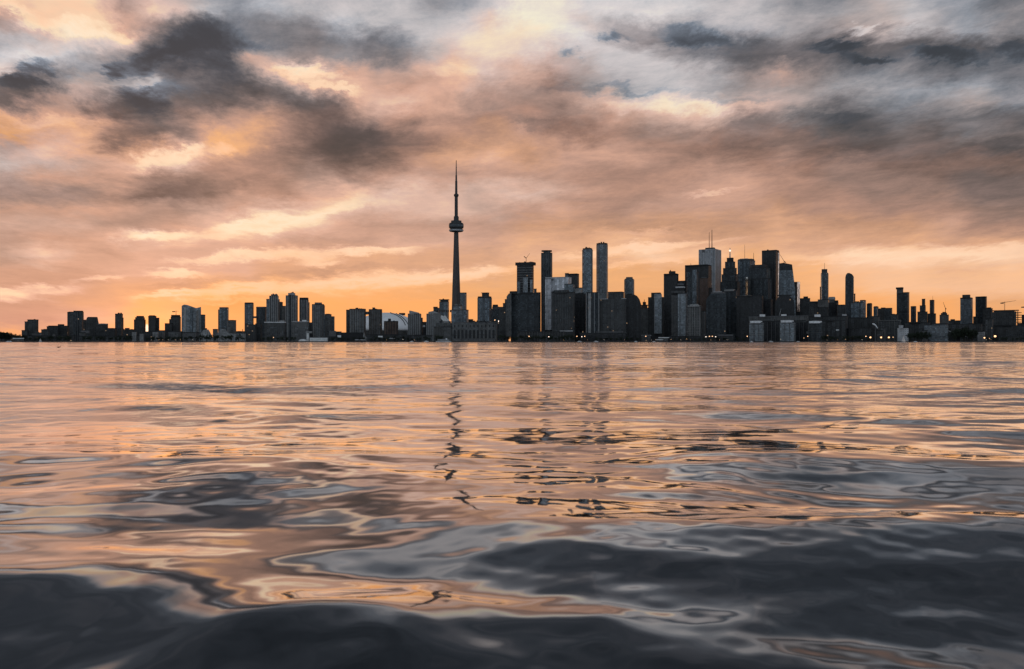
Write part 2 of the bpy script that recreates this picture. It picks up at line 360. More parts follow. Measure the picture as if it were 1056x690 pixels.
bld('dark tower capped by a heavy black band over pale piers', 2600, [
    P('body', 309, 318, 309.5, m='glass_dark', side=.2, fins=4, fm='trim_light'), P('black_band', 309, 318, 307, 309.8, m='roof_dark'), P('rear_wing', 315, 319.3, 312, m='glass_black', dd=24)])
bld('low black infill at the foot of the dark banded tower', 2380, [P('body', 317.6, 322.6, 333, m='glass_black'), P('roof_box', 318.6, 321.2, 332.5, 333.3, m='roof_dark')])
bld('rounded top condo tower stepping down to its right', 2460, [
    P('body', 322, 334, 314.2, m='balcony', side=.14, fins=5, fm='conc_grey'), P('crown', 324.6, 332, 312, 314.5, m='roof_grey', shape='cyl'), P('shoulder', 331, 335, 315.4, m='glass_blue', dd=8)])
bld('curved fronted condo, lower neighbour of the rounded top tower', 2500, [P('body', 334, 341.6, 324.4, m='balcony', fins=4), P('step', 340.6, 345, 326.2, m='balcony', shape='cyl', dd=4), P('roof_box', 336, 340, 323.6, 324.8, m='roof_dark')])
bld('white round silo tower on the pier shed', 2120, [P('drum', 316.2, 318.8, 343.4, m='canvas_white', shape='cyl'), P('deck', 315.4, 322, 341.6, 343.6, m='conc_light', shape='cyl')], 'silo', 'silo')
bld('long low white pier shed beside the silo', 2110, [P('body', 319.5, 338, 348.4, m='canvas_white', side=.04), P('roof', 319, 338.4, 347.7, 348.4, m='roof_grey', side=.04)], 'pier_shed', 'shed')
bld('dark low harbour building with a curved lobby under the curved condo', 2200, [P('body', 338, 352, 342.4, m='conc_dark', side=.05), P('lobby', 339.5, 346.5, 341.3, 347, m='roof_grey', shape='cyl', dd=-14), P('sign_panel', 347.8, 352, 345.8, 348, m='white_paint', dd=-15, d=1.0, cap=False)], 'low_building')
bld('long dark flat harbour shed in front of the paired brown flats', 2190, [P('body', 352, 374.5, 343.4, m='roof_dark', side=.04), P('pale_gable', 374, 378.8, 344.2, m='conc_light', shape='prof', pts=[(373.8, 353), (374.4, 345.6), (375.6, 343.2), (376.6, 346.6), (378.8, 348.8), (378.8, 353)], d=10), P('canopy', 365, 378, 350, 351, m='trim_light')], 'low_building')
# ---- brown slabs before the dome
bld('wide brown grey flats with many roof vents left of the white dome', 2380, [
    P('body', 360.6, 377, 319, m='balcony', side=.1, fins=6, fm='brick', clutter=4), P('left_bay', 357, 361.4, 319.8, m='glass_dark', dd=8), P('roof_box', 366.8, 369.6, 317.4, 319.2, m='roof_dark'), P('link', 376.6, 380.8, 321.4, 324.4, m='conc_dark', d=10)])
bld('brown grey tower with raised centre partly covering the white dome', 2390, [
    P('body', 380.6, 393.8, 319.4, m='conc_grey', side=.12, fins=5, fm='brick', clutter=4), P('roof_box', 384, 386.8, 317.1, 319.6, m='roof_dark')])
bld('small brown block with a centre turret standing before the white dome', 2330, [P('body', 396.2, 410.4, 331.6, m='brick', side=.1, fins=5, fm='roof_dark', clutter=2), P('turret', 400.2, 403.2, 328.6, 331.9, m='roof_dark')])
# ---- dome stadium
D = 2720
rt = empty('domed_stadium', (WX(398, D), D, GZ), 'huge white domed stadium roof with dark rib lines', 'stadium')
rw = 33.0 / FPX * D; zt = WZ(322.4, D) - GZ; zb = WZ(341, D) - GZ
prof = [(rw * math.cos(t), zb + (zt - zb) * math.sin(t)) for t in [i * math.pi / 2 / 14 for i in range(14)]] + [(0.5, zt)]
dm = MB().lathe(prof, 64).build('dome_roof', 'dome_white', rt, smooth=True)
for off in (0.16, 0.34):
    r = MB(); pp = None
    for i in range(25):
        t = -1 + 2 * i / 24; yy = -0.98 * math.cos(t * 1.45); 
        x = rw * (off + 0.42 * (1 - math.cos(t * 1.3))) if False else rw * off + rw * 0.62 * (0.5 - 0.5 * math.cos((i / 24) * math.pi))
        yv = -rw * (0.15 + 0.80 * i / 24) * 0.9
        q = min(0.999, math.hypot(x, yv) / rw)
        pt = (x * .999, yv * .999, zb + (zt - zb) * math.sqrt(1 - q * q) + .9)
        if pp and math.hypot(x, yv) < rw: r.bar(pp, pt, 1.3)
        pp = pt
    r.build('roof_rib', 'roof_grey', dm)
MB().lathe([(rw * 1.02, 0), (rw * 1.02, zb * .96), (rw * .99, zb + 1)], 48).build('drum', 'conc_grey', rt)
g = MB(); gx = (412.2 - 398) / FPX * D
g.box(gx - 9, gx + 9, -6, 6, WZ(324.6, D) - GZ, WZ(322.2, D) - GZ); g.box(gx - 2, gx + 1, -3, 3, WZ(333, D) - GZ, WZ(324.6, D) - GZ)
g.build('roof_gantry', 'roof_dark', rt, (0, rw * .6, 0))
# ---- around the tall needle tower
bld('ribbed condo with a slanted pale roof frame right of the dome', 2420, [
    P('body', 420.8, 434.2, 324, m='balcony', side=.14, fins=6, fm='trim_light'), P('slant_roof', 422, 432.4, 320.4, 324.2, m='conc_light', shape='prof', pts=[(422.2, 324.4), (422, 320.6), (423, 320.4), (432.2, 322.6), (432.6, 324.4)], d=16), P('rear_step', 432.6, 436, 328, m='glass_dark', dd=20)])
bld('low black gap building with a painted white light between the slanted roof condos', 2500, [P('body', 434.4, 441, 332.4, m='glass_black'), P('painted_light', 436, 438.4, 335.6, 337.4, m='white_paint', dd=-24, d=3, cap=False)], 'low_building')  # small box in white paint stands for a white light
bld('ribbed condo with a slanted pale roof beside the needle tower', 2410, [
    P('body', 440, 454.4, 324, m='balcony', side=.12, fins=6, fm='trim_light'), P('slant_roof', 441, 453, 321, 324.2, m='conc_light', shape='prof', pts=[(441.6, 324.4), (442, 321.8), (447, 320.8), (454, 323.6), (454.2, 324.4)], d=16)])
bld('dark block peeping above the slanted roof, left of the flat capped tower', 2640, [P('body', 447, 453.4, 318, m='glass_dark'), P('roof_slab', 446.8, 451.4, 316.4, 318.3, m='roof_dark')])
bld('dark tower under an overhanging flat roof slab left of the needle tower', 2580, [
    P('body', 453, 463, 311.4, m='glass_blue', side=.14), P('neck', 454, 462.4, 309.8, 311.6, m='conc_dark'), P('roof_slab', 452.8, 463.4, 308.8, 309.9, m='roof_dark', cap=False), P('mast_box', 456.4, 458, 308, 309, m='roof_dark')])
bld('white sculpted folded roof on a low block at the foot of the needle tower', 2330, [P('body', 453, 465, 331.8, m='conc_dark'), P('folded_roof', 454, 464, 325, 332, m='canvas_white', shape='prof', pts=[(454.2, 328), (455, 325.2), (457.4, 326), (459, 325.2), (461.8, 329), (464.6, 331.9), (458, 331.9)], d=12)], 'folded_roof_building')
bld('slim office tower emerging behind the needle tower on its right', 2900, [P('body', 473.6, 481, 302.6, m='glass_blue', side=.2, fins=3, fm='trim_light'), P('roof_slab', 474, 481.2, 301.8, 302.8, m='roof_dark')])
bld('wide dark block wrapped round the foot of the needle tower', 2560, [P('body', 465.4, 483.2, 320, m='glass_blue', side=.1), P('upper_body', 467.6, 476.4, 315.6, 320.3, m='glass_pale'), P('roof_lump', 468.8, 472.2, 313.8, 315.8, m='conc_light', shape='cyl'), P('roof_lump', 473, 476, 313.4, 315.8, m='conc_grey', shape='cyl'), P('rear_step', 481, 488, 329.4, m='conc_dark', dd=30)])
tm = 2200
rt, bs = bld('long harbour terminal with tall arched bays below the needle tower', tm, [
    P('main_hall', 466.6, 513, 333.2, m='conc_grey', side=.03, psi=6, cap=True, cm='roof_grey'), P('pale_wing', 447.4, 466.4, 337.4, m='conc_grey', side=.04, dd=-3), P('attic', 450, 467, 333, 337.6, m='conc_grey', side=.04, psi=8), P('roof_pod', 456, 463, 331.4, 333.2, m='conc_light', shape='cyl'), P('roof_vents', 470, 482, 332, 333.4, m='roof_grey'), P('rooftop_boxes', 484, 505, 331.6, 333.4, m='roof_dark', clutter=5)], 'harbour_terminal')
def child(root, nm): return [c for c in root.children if c.name.split('.')[0] == nm][0]
hall = child(rt, 'main_hall'); hp = (466.6 + 513) / 2; fy = min(v.co.y for v in hall.data.vertices); k_ = tm / FPX
for i in range(11):
    x = 469.6 + i * 4.0
    b = MB(); w_ = 1.15 * k_; z0, z1 = WZ(349, tm) - GZ, WZ(341.2, tm) - GZ
    pts = [(-w_, z0), (w_, z0), (w_, z1)] + [(w_ * math.cos(t), z1 + w_ * math.sin(t)) for t in (math.pi*.25, math.pi*.5, math.pi*.75)] + [(-w_, z1)]
    b.ext(pts, -.4, .2).build('arched_bay', 'glass_black', hall, ((x - hp) * k_, fy - .1, 0))
    MB().box(-1.2, 1.2, -.5, .2, WZ(337.6, tm) - GZ, WZ(335, tm) - GZ).build('upper_window', 'glass_black', hall, ((x - hp) * k_, fy - .1, 0))
att = child(rt, 'attic'); ap = (450 + 467) / 2; fy = min(v.co.y for v in att.data.vertices)
for i in range(7):
    x = 451.8 + i * 2.2
    MB().box(-1.6, 1.6, -.5, .2, WZ(336.6, tm) - GZ, WZ(334.2, tm) - GZ).build('attic_window', 'glass_black', att, ((x - ap) * k_, fy - .1, 0))
# needle tower
D = 2750; cx = 470.5
rt = empty('broadcast_tower', (WX(cx, D), D, GZ), 'very tall concrete needle tower with round pod and long antenna', 'tower')
q = D / FPX
zz = lambda y: WZ(y, D) - GZ
rings = []
for y, hw in ((353.0, 5.4), (340, 4.7), (325, 4.15), (310, 3.75), (295, 3.4), (280, 3.0), (265, 2.6), (252, 2.25), (240, 2.0)):
    ring = []
    for k in range(3):
        a0 = R(-90 + 5 + 120 * k)
        for da, rr in ((-6, 1.0), (6, 1.0), (38, .50 + .12 * (353 - y) / 113), (82, .50 + .12 * (353 - y) / 113)):
            a = a0 + R(da); r = hw * q * rr * 1.27
            ring.append((r * math.cos(a), r * math.sin(a), zz(y)))
    rings.append(ring)
MB().loft(rings).build('shaft', 'tower_conc', rt)
pod = MB().lathe([(q*2.2, zz(239.8)), (q*6.9, zz(238.6)), (q*7.4, zz(238.0)), (q*7.3, zz(236.9)), (q*6.4, zz(236.7)), (q*6.4, zz(235.8)), (q*7.5, zz(235.2)), (q*7.6, zz(231.2)), (q*6.9, zz(230.2)), (q*5.5, zz(230.0)), (q*5.4, zz(227.8)), (q*2.4, zz(227.4))], 32).build('pod', 'tower_dark', rt)
MB().lathe([(q*6.6, zz(238.9)), (q*7.5, zz(238.3)), (q*7.5, zz(237.3)), (q*6.7, zz(237.0))], 32).build('radome_ring', 'trim_light', pod)
MB().lathe([(q*7.66, zz(233.9)), (q*7.72, zz(233.6)), (q*7.72, zz(232.6)), (q*7.66, zz(232.3))], 32).build('window_ring', 'glass_blue', pod)
MB().lathe([(q*2.6, zz(227.5)), (q*2.6, zz(223.6)), (q*1.75, zz(222.8)), (q*1.65, zz(203.0))], 16).build('upper_shaft', 'tower_dark', rt)
MB().lathe([(q*1.6, zz(203.2)), (q*2.5, zz(202.2)), (q*2.5, zz(200.6)), (q*1.4, zz(199.8))], 20).build('small_pod', 'tower_dark', rt)
MB().lathe([(q*1.3, zz(200)), (q*1.15, zz(187)), (q*.95, zz(186.4)), (q*.85, zz(181)), (q*.6, zz(180.4)), (q*.5, zz(172)), (q*.42, zz(171.6)), (q*.34, zz(165.4))], 10).build('antenna_mast', 'tower_dark', rt)

bld('grey condo with stepped crown block standing alone right of the needle tower', 2450, [
    P('body', 492.6, 507, 307.4, m='glass_blue', side=.16, fins=5), P('setback', 492.8, 506.8, 305.8, 307.6, m='conc_dark'), P('crown', 497, 504.4, 302.2, 306, m='conc_dark'), P('crown_slab', 496.2, 504.6, 301.8, 302.4, m='roof_dark', cap=False)])
rt, bs = bld('dark stepped tower carrying two bright lamps on its wall', 2540, [P('body', 507, 516, 319, m='glass_dark', side=.1), P('setback', 507.6, 514.6, 316.2, 319.2, m='conc_grey'), P('crown', 508, 513.6, 314.2, 316.4, m='roof_dark')])
for x, y, mm, r in ((510.4, 330.2, 'lamp_warm', 1.2), (514.7, 331.4, 'lamp_white', 2.4)):
    MB().lathe([(r * .4, -r), (r, -.5 * r), (r, .5 * r), (r * .4, r)], 10).build('wall_lamp', mm, rt, (WX(x, 2500) - bs[0], -52, WZ(y, 2500) - GZ))
# ---- harbour castle group
bld('dark building edge stepping up to the wide chamfered slab', 2420, [P('body', 514.4, 524, 317, m='conc_dark'), P('upper_body', 518.6, 524, 313, m='conc_dark', dd=6), P('step', 520.6, 524.6, 308.8, m='conc_dark', dd=14)])
bld('very wide dark slab with a pale end wall and chamfered roof', 2250, [
    P('body', 526.6, 557, 303, m='glass_dark', side=.05, cm='roof_dark'), P('end_wall', 522.2, 527.4, 304.4, 347, m='conc_grey', shape='prof', pts=[(522.2, 347.5), (522.4, 306), (524.6, 303), (527.4, 302.6), (527.4, 347.5)], d=22), P('roof_step', 525.6, 533.5, 300.4, 303.4, m='roof_dark'), P('roof_box', 536, 550, 301.6, 303.4, m='roof_dark')], 'slab_block')
bld('narrow block rising right of the wide chamfered slab', 2420, [P('body', 552.4, 557.6, 302, m='glass_dark'), P('turret', 550.6, 553.4, 298, m='glass_dark', dd=10)])
D = 2600
rt, bs = bld('unfinished tower with a flared formwork top and climbing crane', D, [
    P('core', 533, 550.4, 273.4, m='glass_black', side=.12, bands=7.2, bm='trim_light', cap=False), P('formwork_deck', 531.4, 552.6, 270.8, 273.8, m='steel_dark', side=.12, cap=False, clutter=6), P('glazed_strip', 539, 544.8, 287, m='glass_pale', dd=-26, d=4, cap=False), P('glazed_strip', 546.6, 549.4, 289.4, m='glass_pale', dd=-26, d=4, cap=False), P('glazed_strip', 533.4, 536.6, 291, m='glass_blue', dd=-26, d=4, cap=False)], 'unfinished_tower')
def crane_luff(label, D, base_px, mast_top, tip, tail, mast_bot, group=None):
    b0 = (WX(base_px[0], D), D, WZ(mast_bot, D))
    r = empty('tower_crane', b0, label, 'crane', group)
    L = lambda p: (WX(p[0], D) - b0[0], 0, WZ(p[1], D) - b0[2])
    MB().bar((0, 0, 0), L((base_px[0], mast_top)), .9, .9, 4).build('mast', 'steel_dark', r)
    MB().bar(L((base_px[0], mast_top)), L(tip), .8, .4, 4).build('jib', 'steel_dark', r)
    MB().bar(L((base_px[0], mast_top)), L(tail), 1.3, 1.6, 4).build('counterweight', 'steel_dark', r)
    return r
crane_luff('luffing crane perched on the unfinished flared tower', 2600, (542.6, 268), 266.4, (546.4, 261.2), (540.4, 264.4), 270.9)
bld('tall dark slim tower with a floating disc roof', 2680, [
    P('body', 558.2, 569.4, 261.2, m='glass_dark', side=.1, fins=4, fm='steel'), P('neck', 560.4, 567.6, 259.6, 261.4, m='roof_grey'), P('disc_roof', 558.4, 569.2, 258.2, 259.7, m='roof_dark', shape='cyl')])
bld('pale stone clad block shaped like an upside down L', 2440, [
    P('leg', 563.8, 569.8, 288, 341, m='clad_pale', side=.04, d=30), P('base', 563.8, 569.8, 340.8, m='conc_dark', side=.04, d=30), P('upper_block', 563.8, 588, 286.6, 300.6, m='clad_pale', side=.04, d=32, cm='trim_light', dd=.5), P('roof_mark', 568.6, 570.8, 287.6, 290, m='roof_grey', dd=-18, d=1, cap=False), P('rear_core', 570, 587, 300.4, m='conc_dark', side=.04)])
bld('dark box building rising behind the pale L shaped block', 2640, [P('body', 583.6, 597.2, 283, m='glass_black', side=.1), P('left_box', 582.6, 586.6, 282.2, 287, m='roof_grey'), P('roof_band', 584, 597, 282.4, 283.4, m='roof_dark')])
bld('mid grey cubes stacked right of the pale L shaped block', 2380, [P('body', 582, 592.4, 293.2, m='glass_blue', side=.1), P('pale_cube', 591.6, 600.4, 297.2, 303.4, m='conc_light', side=.1), P('lower_body', 591.8, 600.2, 303, m='glass_dark', side=.1)])
bld('dark bronze office block in front of the pale L shape', 2250, [P('body', 569.6, 592.6, 301.8, m='hotel', side=.06, fins=9, fm='conc_dark'), P('roof_box', 571, 587, 299.4, 302, m='conc_dark'), P('base_band', 576, 592, 341, 342, m='trim_light', dd=-22, d=1.5, cap=False)])
bld('black gap tower between the bronze block and the spotted hotel', 2330, [P('body', 592, 605, 303.4, m='glass_black', side=.08), P('roof_box', 596, 602, 302, 303.8, m='roof_dark')])
bld('left and shorter of the two round cornered condo towers', 2620, [P('body', 599.6, 612, 257.6, m='glass_blue', shape='cham', c=.3, side=.2), P('crown', 601, 610.8, 256.2, 257.8, m='roof_dark', clutter=5)])
bld('right and taller of the two round cornered condo towers', 2680, [P('body', 614, 627.8, 252.6, m='glass_pale', shape='cham', c=.3, side=.24), P('crown', 615.2, 626.6, 251, 252.8, m='roof_dark', clutter=5)])
rt, bs = bld('wide hotel slab speckled with small lit windows', 2230, [
    P('body', 617, 645.6, 308.4, m='hotel', side=.05, cm='trim_light'), P('roof_box', 627, 643.4, 301.6, 308.6, m='conc_dark'), P('left_shaft', 604.6, 618, 301.8, m='glass_dark', side=.06, fins=3, fm='trim_light', dd=6), P('pale_fin', 606.8, 609.4, 303, m='conc_light', dd=-20, d=4, cap=False), P('base_band', 612, 645, 342, 343, m='roof_grey', dd=-24, d=2, cap=False)], 'hotel')
bld('dark slab with rounded right shoulder attached to the speckled hotel', 2330, [P('body', 644.8, 661.4, 304, m='glass_black', shape='prof', pts=[(644.8, 353), (644.8, 304), (654.4, 304.2), (657, 305.6), (659.4, 309), (661.2, 314.6), (661.4, 353)], d=26), P('roof_box', 646, 652, 303, 304.2, m='roof_dark')])
bld('slope shouldered tower peeking over the rounded shoulder slab', 2680, [P('body', 643.2, 654.6, 287.2, m='glass_blue', shape='cham', c=.22, sh=4, side=.2), P('crown', 645.6, 652.4, 285.8, 287.5, m='roof_grey', shape='cyl')])
rt, bs = bld('mid rise with a brown roof slot and small rooftop dome', 2500, [P('body', 660.4, 669.4, 318, m='conc_grey', side=.1), P('roof_slot', 661.4, 667.6, 315.2, 318.2, m='brick'), P('roof_slab', 661, 668.6, 314.4, 315.3, m='roof_dark', cap=False), P('rooftop_dome', 662.8, 666.2, 311.4, 314.6, m='roof_dark', shape='cyl')]); spike(rt, bs, 2500, 664.4, 308.6, 311.6, 1.0)  # roof slot has the plain brown brick wall colour
bld('grey tower with a pale rounded right front and raised block', 2440, [P('body', 668.4, 684.6, 307, m='conc_dark', side=.1), P('crown', 671.6, 681.6, 302.4, 307.2, m='conc_dark'), P('rounded_front', 674.6, 682.4, 303.4, 344, m='glass_pale', shape='cyl', dd=-14), P('top_line', 674.4, 682.6, 306.4, 307.2, m='trim_light', shape='cyl', dd=-14)])
bld('low pale terminal roofs glowing at the ferry docks', 2130, [P('canopy', 679, 690, 347.8, 348.6, m='canvas_white', side=.05, cap=False), P('body', 680, 689, 348.5, m='conc_grey', side=.05), P('side_canopy', 676, 684, 350, 350.7, m='canvas_white', dd=-14, cap=False), P('side_body', 677, 683.4, 350.6, m='conc_grey', dd=-14)], 'ferry_terminal', 'terminal')
# ---- financial district
bld('flat dark tower with a small raised block at the left of the bank cluster', 2560, [P('body', 684.6, 699.6, 283.4, m='glass_black', side=.1), P('roof_band', 684.6, 699.4, 282.4, 283.6, m='roof_dark'), P('crown', 689.8, 696.6, 279.8, 282.6, m='roof_dark', clutter=2)])
bld('dark shoulder building right of the flat dark tower', 2640, [P('body', 699, 708.4, 290.2, m='glass_dark'), P('roof_band', 700, 708, 289.6, 290.6, m='roof_grey')])
bld('condo with three stacked flat roof plates and a pale right bay', 2330, [
    P('body', 692.4, 707.4, 304, m='conc_grey', side=.08, bands=3.2), P('pale_bay', 699.4, 707.6, 303.2, m='glass_pale', side=.1, dd=-16, d=10), P('roof_plate', 691.8, 706.6, 300.2, 302.4, m='conc_dark', cap=False), P('neck', 694, 705, 302.2, 304.2, m='roof_dark'), P('roof_plate', 696.6, 706.4, 295.6, 297, m='trim_light', cap=False), P('upper_neck', 698, 705.4, 296.8, 300.4, m='roof_dark'), P('roof_plate', 698.6, 705, 292.6, 294, m='roof_grey', cap=False), P('top_neck', 700, 704, 293.8, 295.8, m='roof_dark')])
rt, bs = bld('broad black bank tower in front of the pale twin antenna tower', 2620, [P('body', 706.6, 733.6, 274.6, m='glass_black', side=.12), P('roof_band', 706.6, 733.4, 273.6, 274.8, m='roof_dark')]); spike(rt, bs, 2620, 712.4, 271.4, 274, .7, 'flagpole')
bld('slim dark condo with one lighter stripe before the black bank tower', 2480, [P('body', 707.6, 720.4, 280.6, m='glass_dark', shape='cham', c=.25, side=.14), P('light_stripe', 714, 718.8, 278.8, m='glass_blue', dd=-18, d=3, cap=False), P('crown', 711, 719, 279.6, 280.8, m='roof_dark')])
bld('reddish brown condo stepping down beside the black bank tower', 2440, [P('body', 721.6, 730.6, 287, m='brick', side=.14, bands=3.2, bm='brick'), P('crown', 723, 729.2, 286, 287.2, m='conc_grey'), P('right_wing', 729, 734.6, 297, m='conc_dark', dd=12)])
rt, bs = bld('pale marble bank tower topped by two tall antennas', 2850, [
    P('body', 721, 743.4, 258.2, m='clad_white', side=.27, psi=20, cm='trim_light', fins=7, fm='trim_light'), P('roof_box', 727.4, 737.4, 255.6, 258.4, m='conc_dark'), P('sign_panel', 724, 727, 258.8, 262, m='roof_grey', dd=-46, d=1, cap=False)], 'bank_tower')
spike(rt, bs, 2850, 731.4, 239.6, 256, 1.1); spike(rt, bs, 2850, 734.2, 237, 256, 1.5)
bld('pale gridded condo with a white cornice low in front of the bank towers', 2250, [P('body', 709.4, 722.4, 316, m='conc_grey', side=.1, fins=5, fm='conc_light', bands=6.4, bm='conc_light'), P('cornice', 709, 722.6, 315, 316.2, m='conc_light', cap=False), P('crown', 711.4, 720.6, 313.8, 315.2, m='conc_light'), P('wing', 722, 727.4, 321, m='conc_grey', dd=14)])
bld('dark stone block with a sloping left shoulder below the stepped tower', 2380, [P('body', 728.4, 748.4, 303, m='glass_dark', shape='prof', pts=[(728, 353), (728.4, 310), (730.6, 306), (733.4, 303), (748.4, 303), (748.4, 353)], d=30), P('crown', 733.4, 748, 301.4, 303.2, m='roof_grey'), P('crown_band', 735.6, 744.6, 300.8, 301.6, m='trim_light')])
bld('wide dark block with a pale plant room left of the long black slab', 2440, [P('body', 744, 760.2, 300.2, m='glass_dark', side=.06, fins=6, fm='conc_dark'), P('plant_room', 747, 758, 298.6, 300.4, m='conc_light')])
rt, bs = bld('stepped pyramid topped tower with a lit white spire', 2760, [
    P('body', 743.2, 763, 291, m='glass_dark', side=.14, fins=6, fm='conc_dark'), P('setback', 744.4, 761.4, 283.4, 291.2, m='glass_dark'), P('setback', 745.8, 759.6, 277, 283.6, m='glass_dark'), P('setback', 747.8, 758, 270.4, 277.2, m='glass_dark'), P('setback', 749.6, 756.4, 266.4, 270.6, m='roof_dark')], 'stepped_tower')
spike(rt, bs, 2760, 752.8, 255.8, 266.6, 2.2, 'spire', 'trim_light'); 
MB().lathe([(1.0, -3), (3.0, -2), (3.0, 2), (1.0, 3)], 10).build('spire_lamp', 'beacon', rt, (WX(752.8, 2760) - bs[0], 0, WZ(258.6, 2760) - GZ))
rt, bs = bld('blue grey tower with a roof notch between the stepped tower and the dark twins', 2820, [P('body', 761, 778.4, 269, m='glass_blue', side=.3, psi=20), P('roof_band', 761.4, 777.6, 267.4, 269.2, m='conc_grey'), P('roof_cap', 763, 772, 266.8, 267.6, m='trim_light')])
spike(rt, bs, 2820, 768, 252.4, 267, .6); spike(rt, bs, 2820, 777.2, 260.6, 269, .9)
bld('broad dark tower with a notched rim lit right edge', 2640, [
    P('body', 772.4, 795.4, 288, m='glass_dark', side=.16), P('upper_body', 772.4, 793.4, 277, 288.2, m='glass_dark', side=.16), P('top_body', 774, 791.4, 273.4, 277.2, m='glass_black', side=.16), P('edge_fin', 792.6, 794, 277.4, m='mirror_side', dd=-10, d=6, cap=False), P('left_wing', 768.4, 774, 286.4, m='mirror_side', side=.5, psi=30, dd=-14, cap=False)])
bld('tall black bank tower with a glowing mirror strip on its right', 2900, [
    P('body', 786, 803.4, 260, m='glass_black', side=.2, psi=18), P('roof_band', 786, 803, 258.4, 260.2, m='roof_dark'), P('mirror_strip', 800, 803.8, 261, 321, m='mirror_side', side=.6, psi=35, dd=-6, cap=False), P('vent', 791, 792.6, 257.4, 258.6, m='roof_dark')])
bld('tilted glass tower narrowing upward to a sloped roof', 2700, [
    P('body', 803, 819.6, 272, m='glass_blue', shape='prof', pts=[(802.6, 353), (803.4, 290), (804, 272.2), (808, 271.8), (816.6, 273.6), (819.6, 300), (820.4, 353)], d=30), P('edge_fin', 816.6, 817.6, 275, 300, m='trim_light', shape='prof', pts=[(816.4, 274), (817, 274), (820, 300), (819.4, 300)], d=32), P('dark_crown', 804.2, 816.4, 271.6, 279, m='glass_black', shape='prof', pts=[(803.9, 279), (804, 272), (808, 271.4), (816.5, 273.4), (817, 279)], d=31)])
crane_luff('thin crane leaning over the sloped roof of the tilted glass tower', 2700, (808.6, 270), 269.4, (804.2, 262.4), (810.4, 271), 272.4)
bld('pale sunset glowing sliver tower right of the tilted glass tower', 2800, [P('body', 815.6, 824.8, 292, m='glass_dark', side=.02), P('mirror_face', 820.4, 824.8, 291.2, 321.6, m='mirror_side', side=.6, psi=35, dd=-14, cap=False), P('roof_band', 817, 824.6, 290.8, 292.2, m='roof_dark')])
bld('long black slab filling the middle below the notched tower', 2330, [P('body', 760, 786.6, 305.4, m='glass_black', side=.05), P('roof_edge', 763, 776, 304.6, 305.6, m='conc_grey', cap=False), P('right_wing', 784, 797, 309, m='glass_black', dd=16)])
bld('dark arched top block in front of the tilted glass tower', 2400, [P('body', 800, 818.8, 304, m='glass_black', shape='prof', pts=[(799.6, 353), (799.8, 312), (801.6, 308), (804.4, 305.6), (808, 304.6), (812, 304.8), (815.6, 306.6), (818, 310), (818.8, 315), (819, 353)], d=24), P('roof_rail', 802, 816, 304, 305.4, m='roof_dark', shape='cyl', d=6)])
rt, bs = bld('long raised grey concourse roof carrying pale boxes above the waterfront flats', 2280, [
    P('concourse', 773, 832, 326.4, 331.4, m='conc_grey', side=.03, cm='roof_grey'), P('podium', 774, 831, 331.2, m='conc_dark', side=.03), P('white_box', 783.4, 789, 324.2, 326.6, m='white_paint'), P('white_box', 805.6, 811, 324.2, 326.6, m='white_paint'), P('east_wing', 832, 873, 326.6, m='conc_dark', side=.03, dd=6), P('white_box', 840, 846, 324.4, 326.8, m='white_paint'), P('white_box', 868.6, 873, 324, 326.4, m='trim_light')], 'concourse_building')
b_ = MB().bar((0, 0, 0), (4.6, 0, 19), .55, .4)
p_ = empty('flag_mast', (WX(803.6, 2250), 2250, WZ(323.6 + 2.2, 2250)), 'thin pale slanted mast above the concourse roof', 'mast')
b_.build('pole', 'conc_light', p_); MB().bar((-.5, 0, -.3), (.6, 0, .6), 1.1).build('socket', 'steel', p_)
for lab, a, b, t in (('gridded waterfront flats under the long white roof strip, nearest the bank towers', 773, 787.4, 331),
                     ('gridded waterfront flats below the slanted mast with pale attic', 804.8, 819.8, 330.4),
                     ('dark gridded waterfront flats with white attic, third along from the bank towers', 834, 847.6, 331.2)):
    dk = a > 830
    bld(lab, 2170, [P('body', a, b, t + 2.0, m='glass_dark' if dk else 'glass_pale', side=.06, fins=3, fm='conc_grey', bands=5.5, bm='conc_grey' if dk else 'conc_light'), P('white_attic', a + .6, b - (1.6 if not dk else .4), t, t + 2.2, m='white_paint' if True else 'trim_light'), P('roof_box', a + 4, b - 5, t - 1, t + .1, m='roof_grey')], 'waterfront_flats')
bld('dark recess block between the first and second waterfront flats', 2210, [P('body', 787.6, 804.6, 332, m='glass_black', side=.05, fins=4), P('roof_box', 791, 799, 331.2, 332.2, m='roof_dark')])
bld('dark recess block between the second and third waterfront flats', 2210, [P('body', 820, 833.8, 333, m='glass_black', side=.05, fins=3), P('pale_kiosk', 831.6, 833.4, 342, 344, m='conc_light', dd=-20, d=2, cap=False)])  # kiosk is a plain pale concrete box without emission
# ---- right of centre
bld('dark block with a chunky twin roof box right of the glowing sliver', 2700, [P('body', 825, 835.2, 308, m='conc_dark', side=.1), P('roof_box', 828.6, 833.2, 305.8, 308.2, m='roof_dark')])
bld('low grey block with a pale right half in front of the antenna tower', 2560, [P('body', 834.6, 848, 311.4, m='conc_dark', side=.06), P('pale_half', 843.6, 854.4, 309.6, 317, m='conc_grey', dd=-16, d=14), P('roof_edge', 835, 847, 310.8, 311.6, m='roof_grey', cap=False), P('lower_half', 844, 854.2, 316.8, m='conc_dark', dd=-14, d=14)])
rt, bs = bld('rounded slim dark tower with a thin central antenna', 2950, [P('body', 846.2, 854.6, 281, m='glass_blue', shape='cham', c=.25, side=.2, sh=4), P('crown', 847.4, 853, 277.6, 281.2, m='glass_dark', shape='cyl'), P('lower_bay', 845.6, 849, 296, m='glass_dark', dd=6)]); spike(rt, bs, 2950, 850.3, 271, 278, .7)
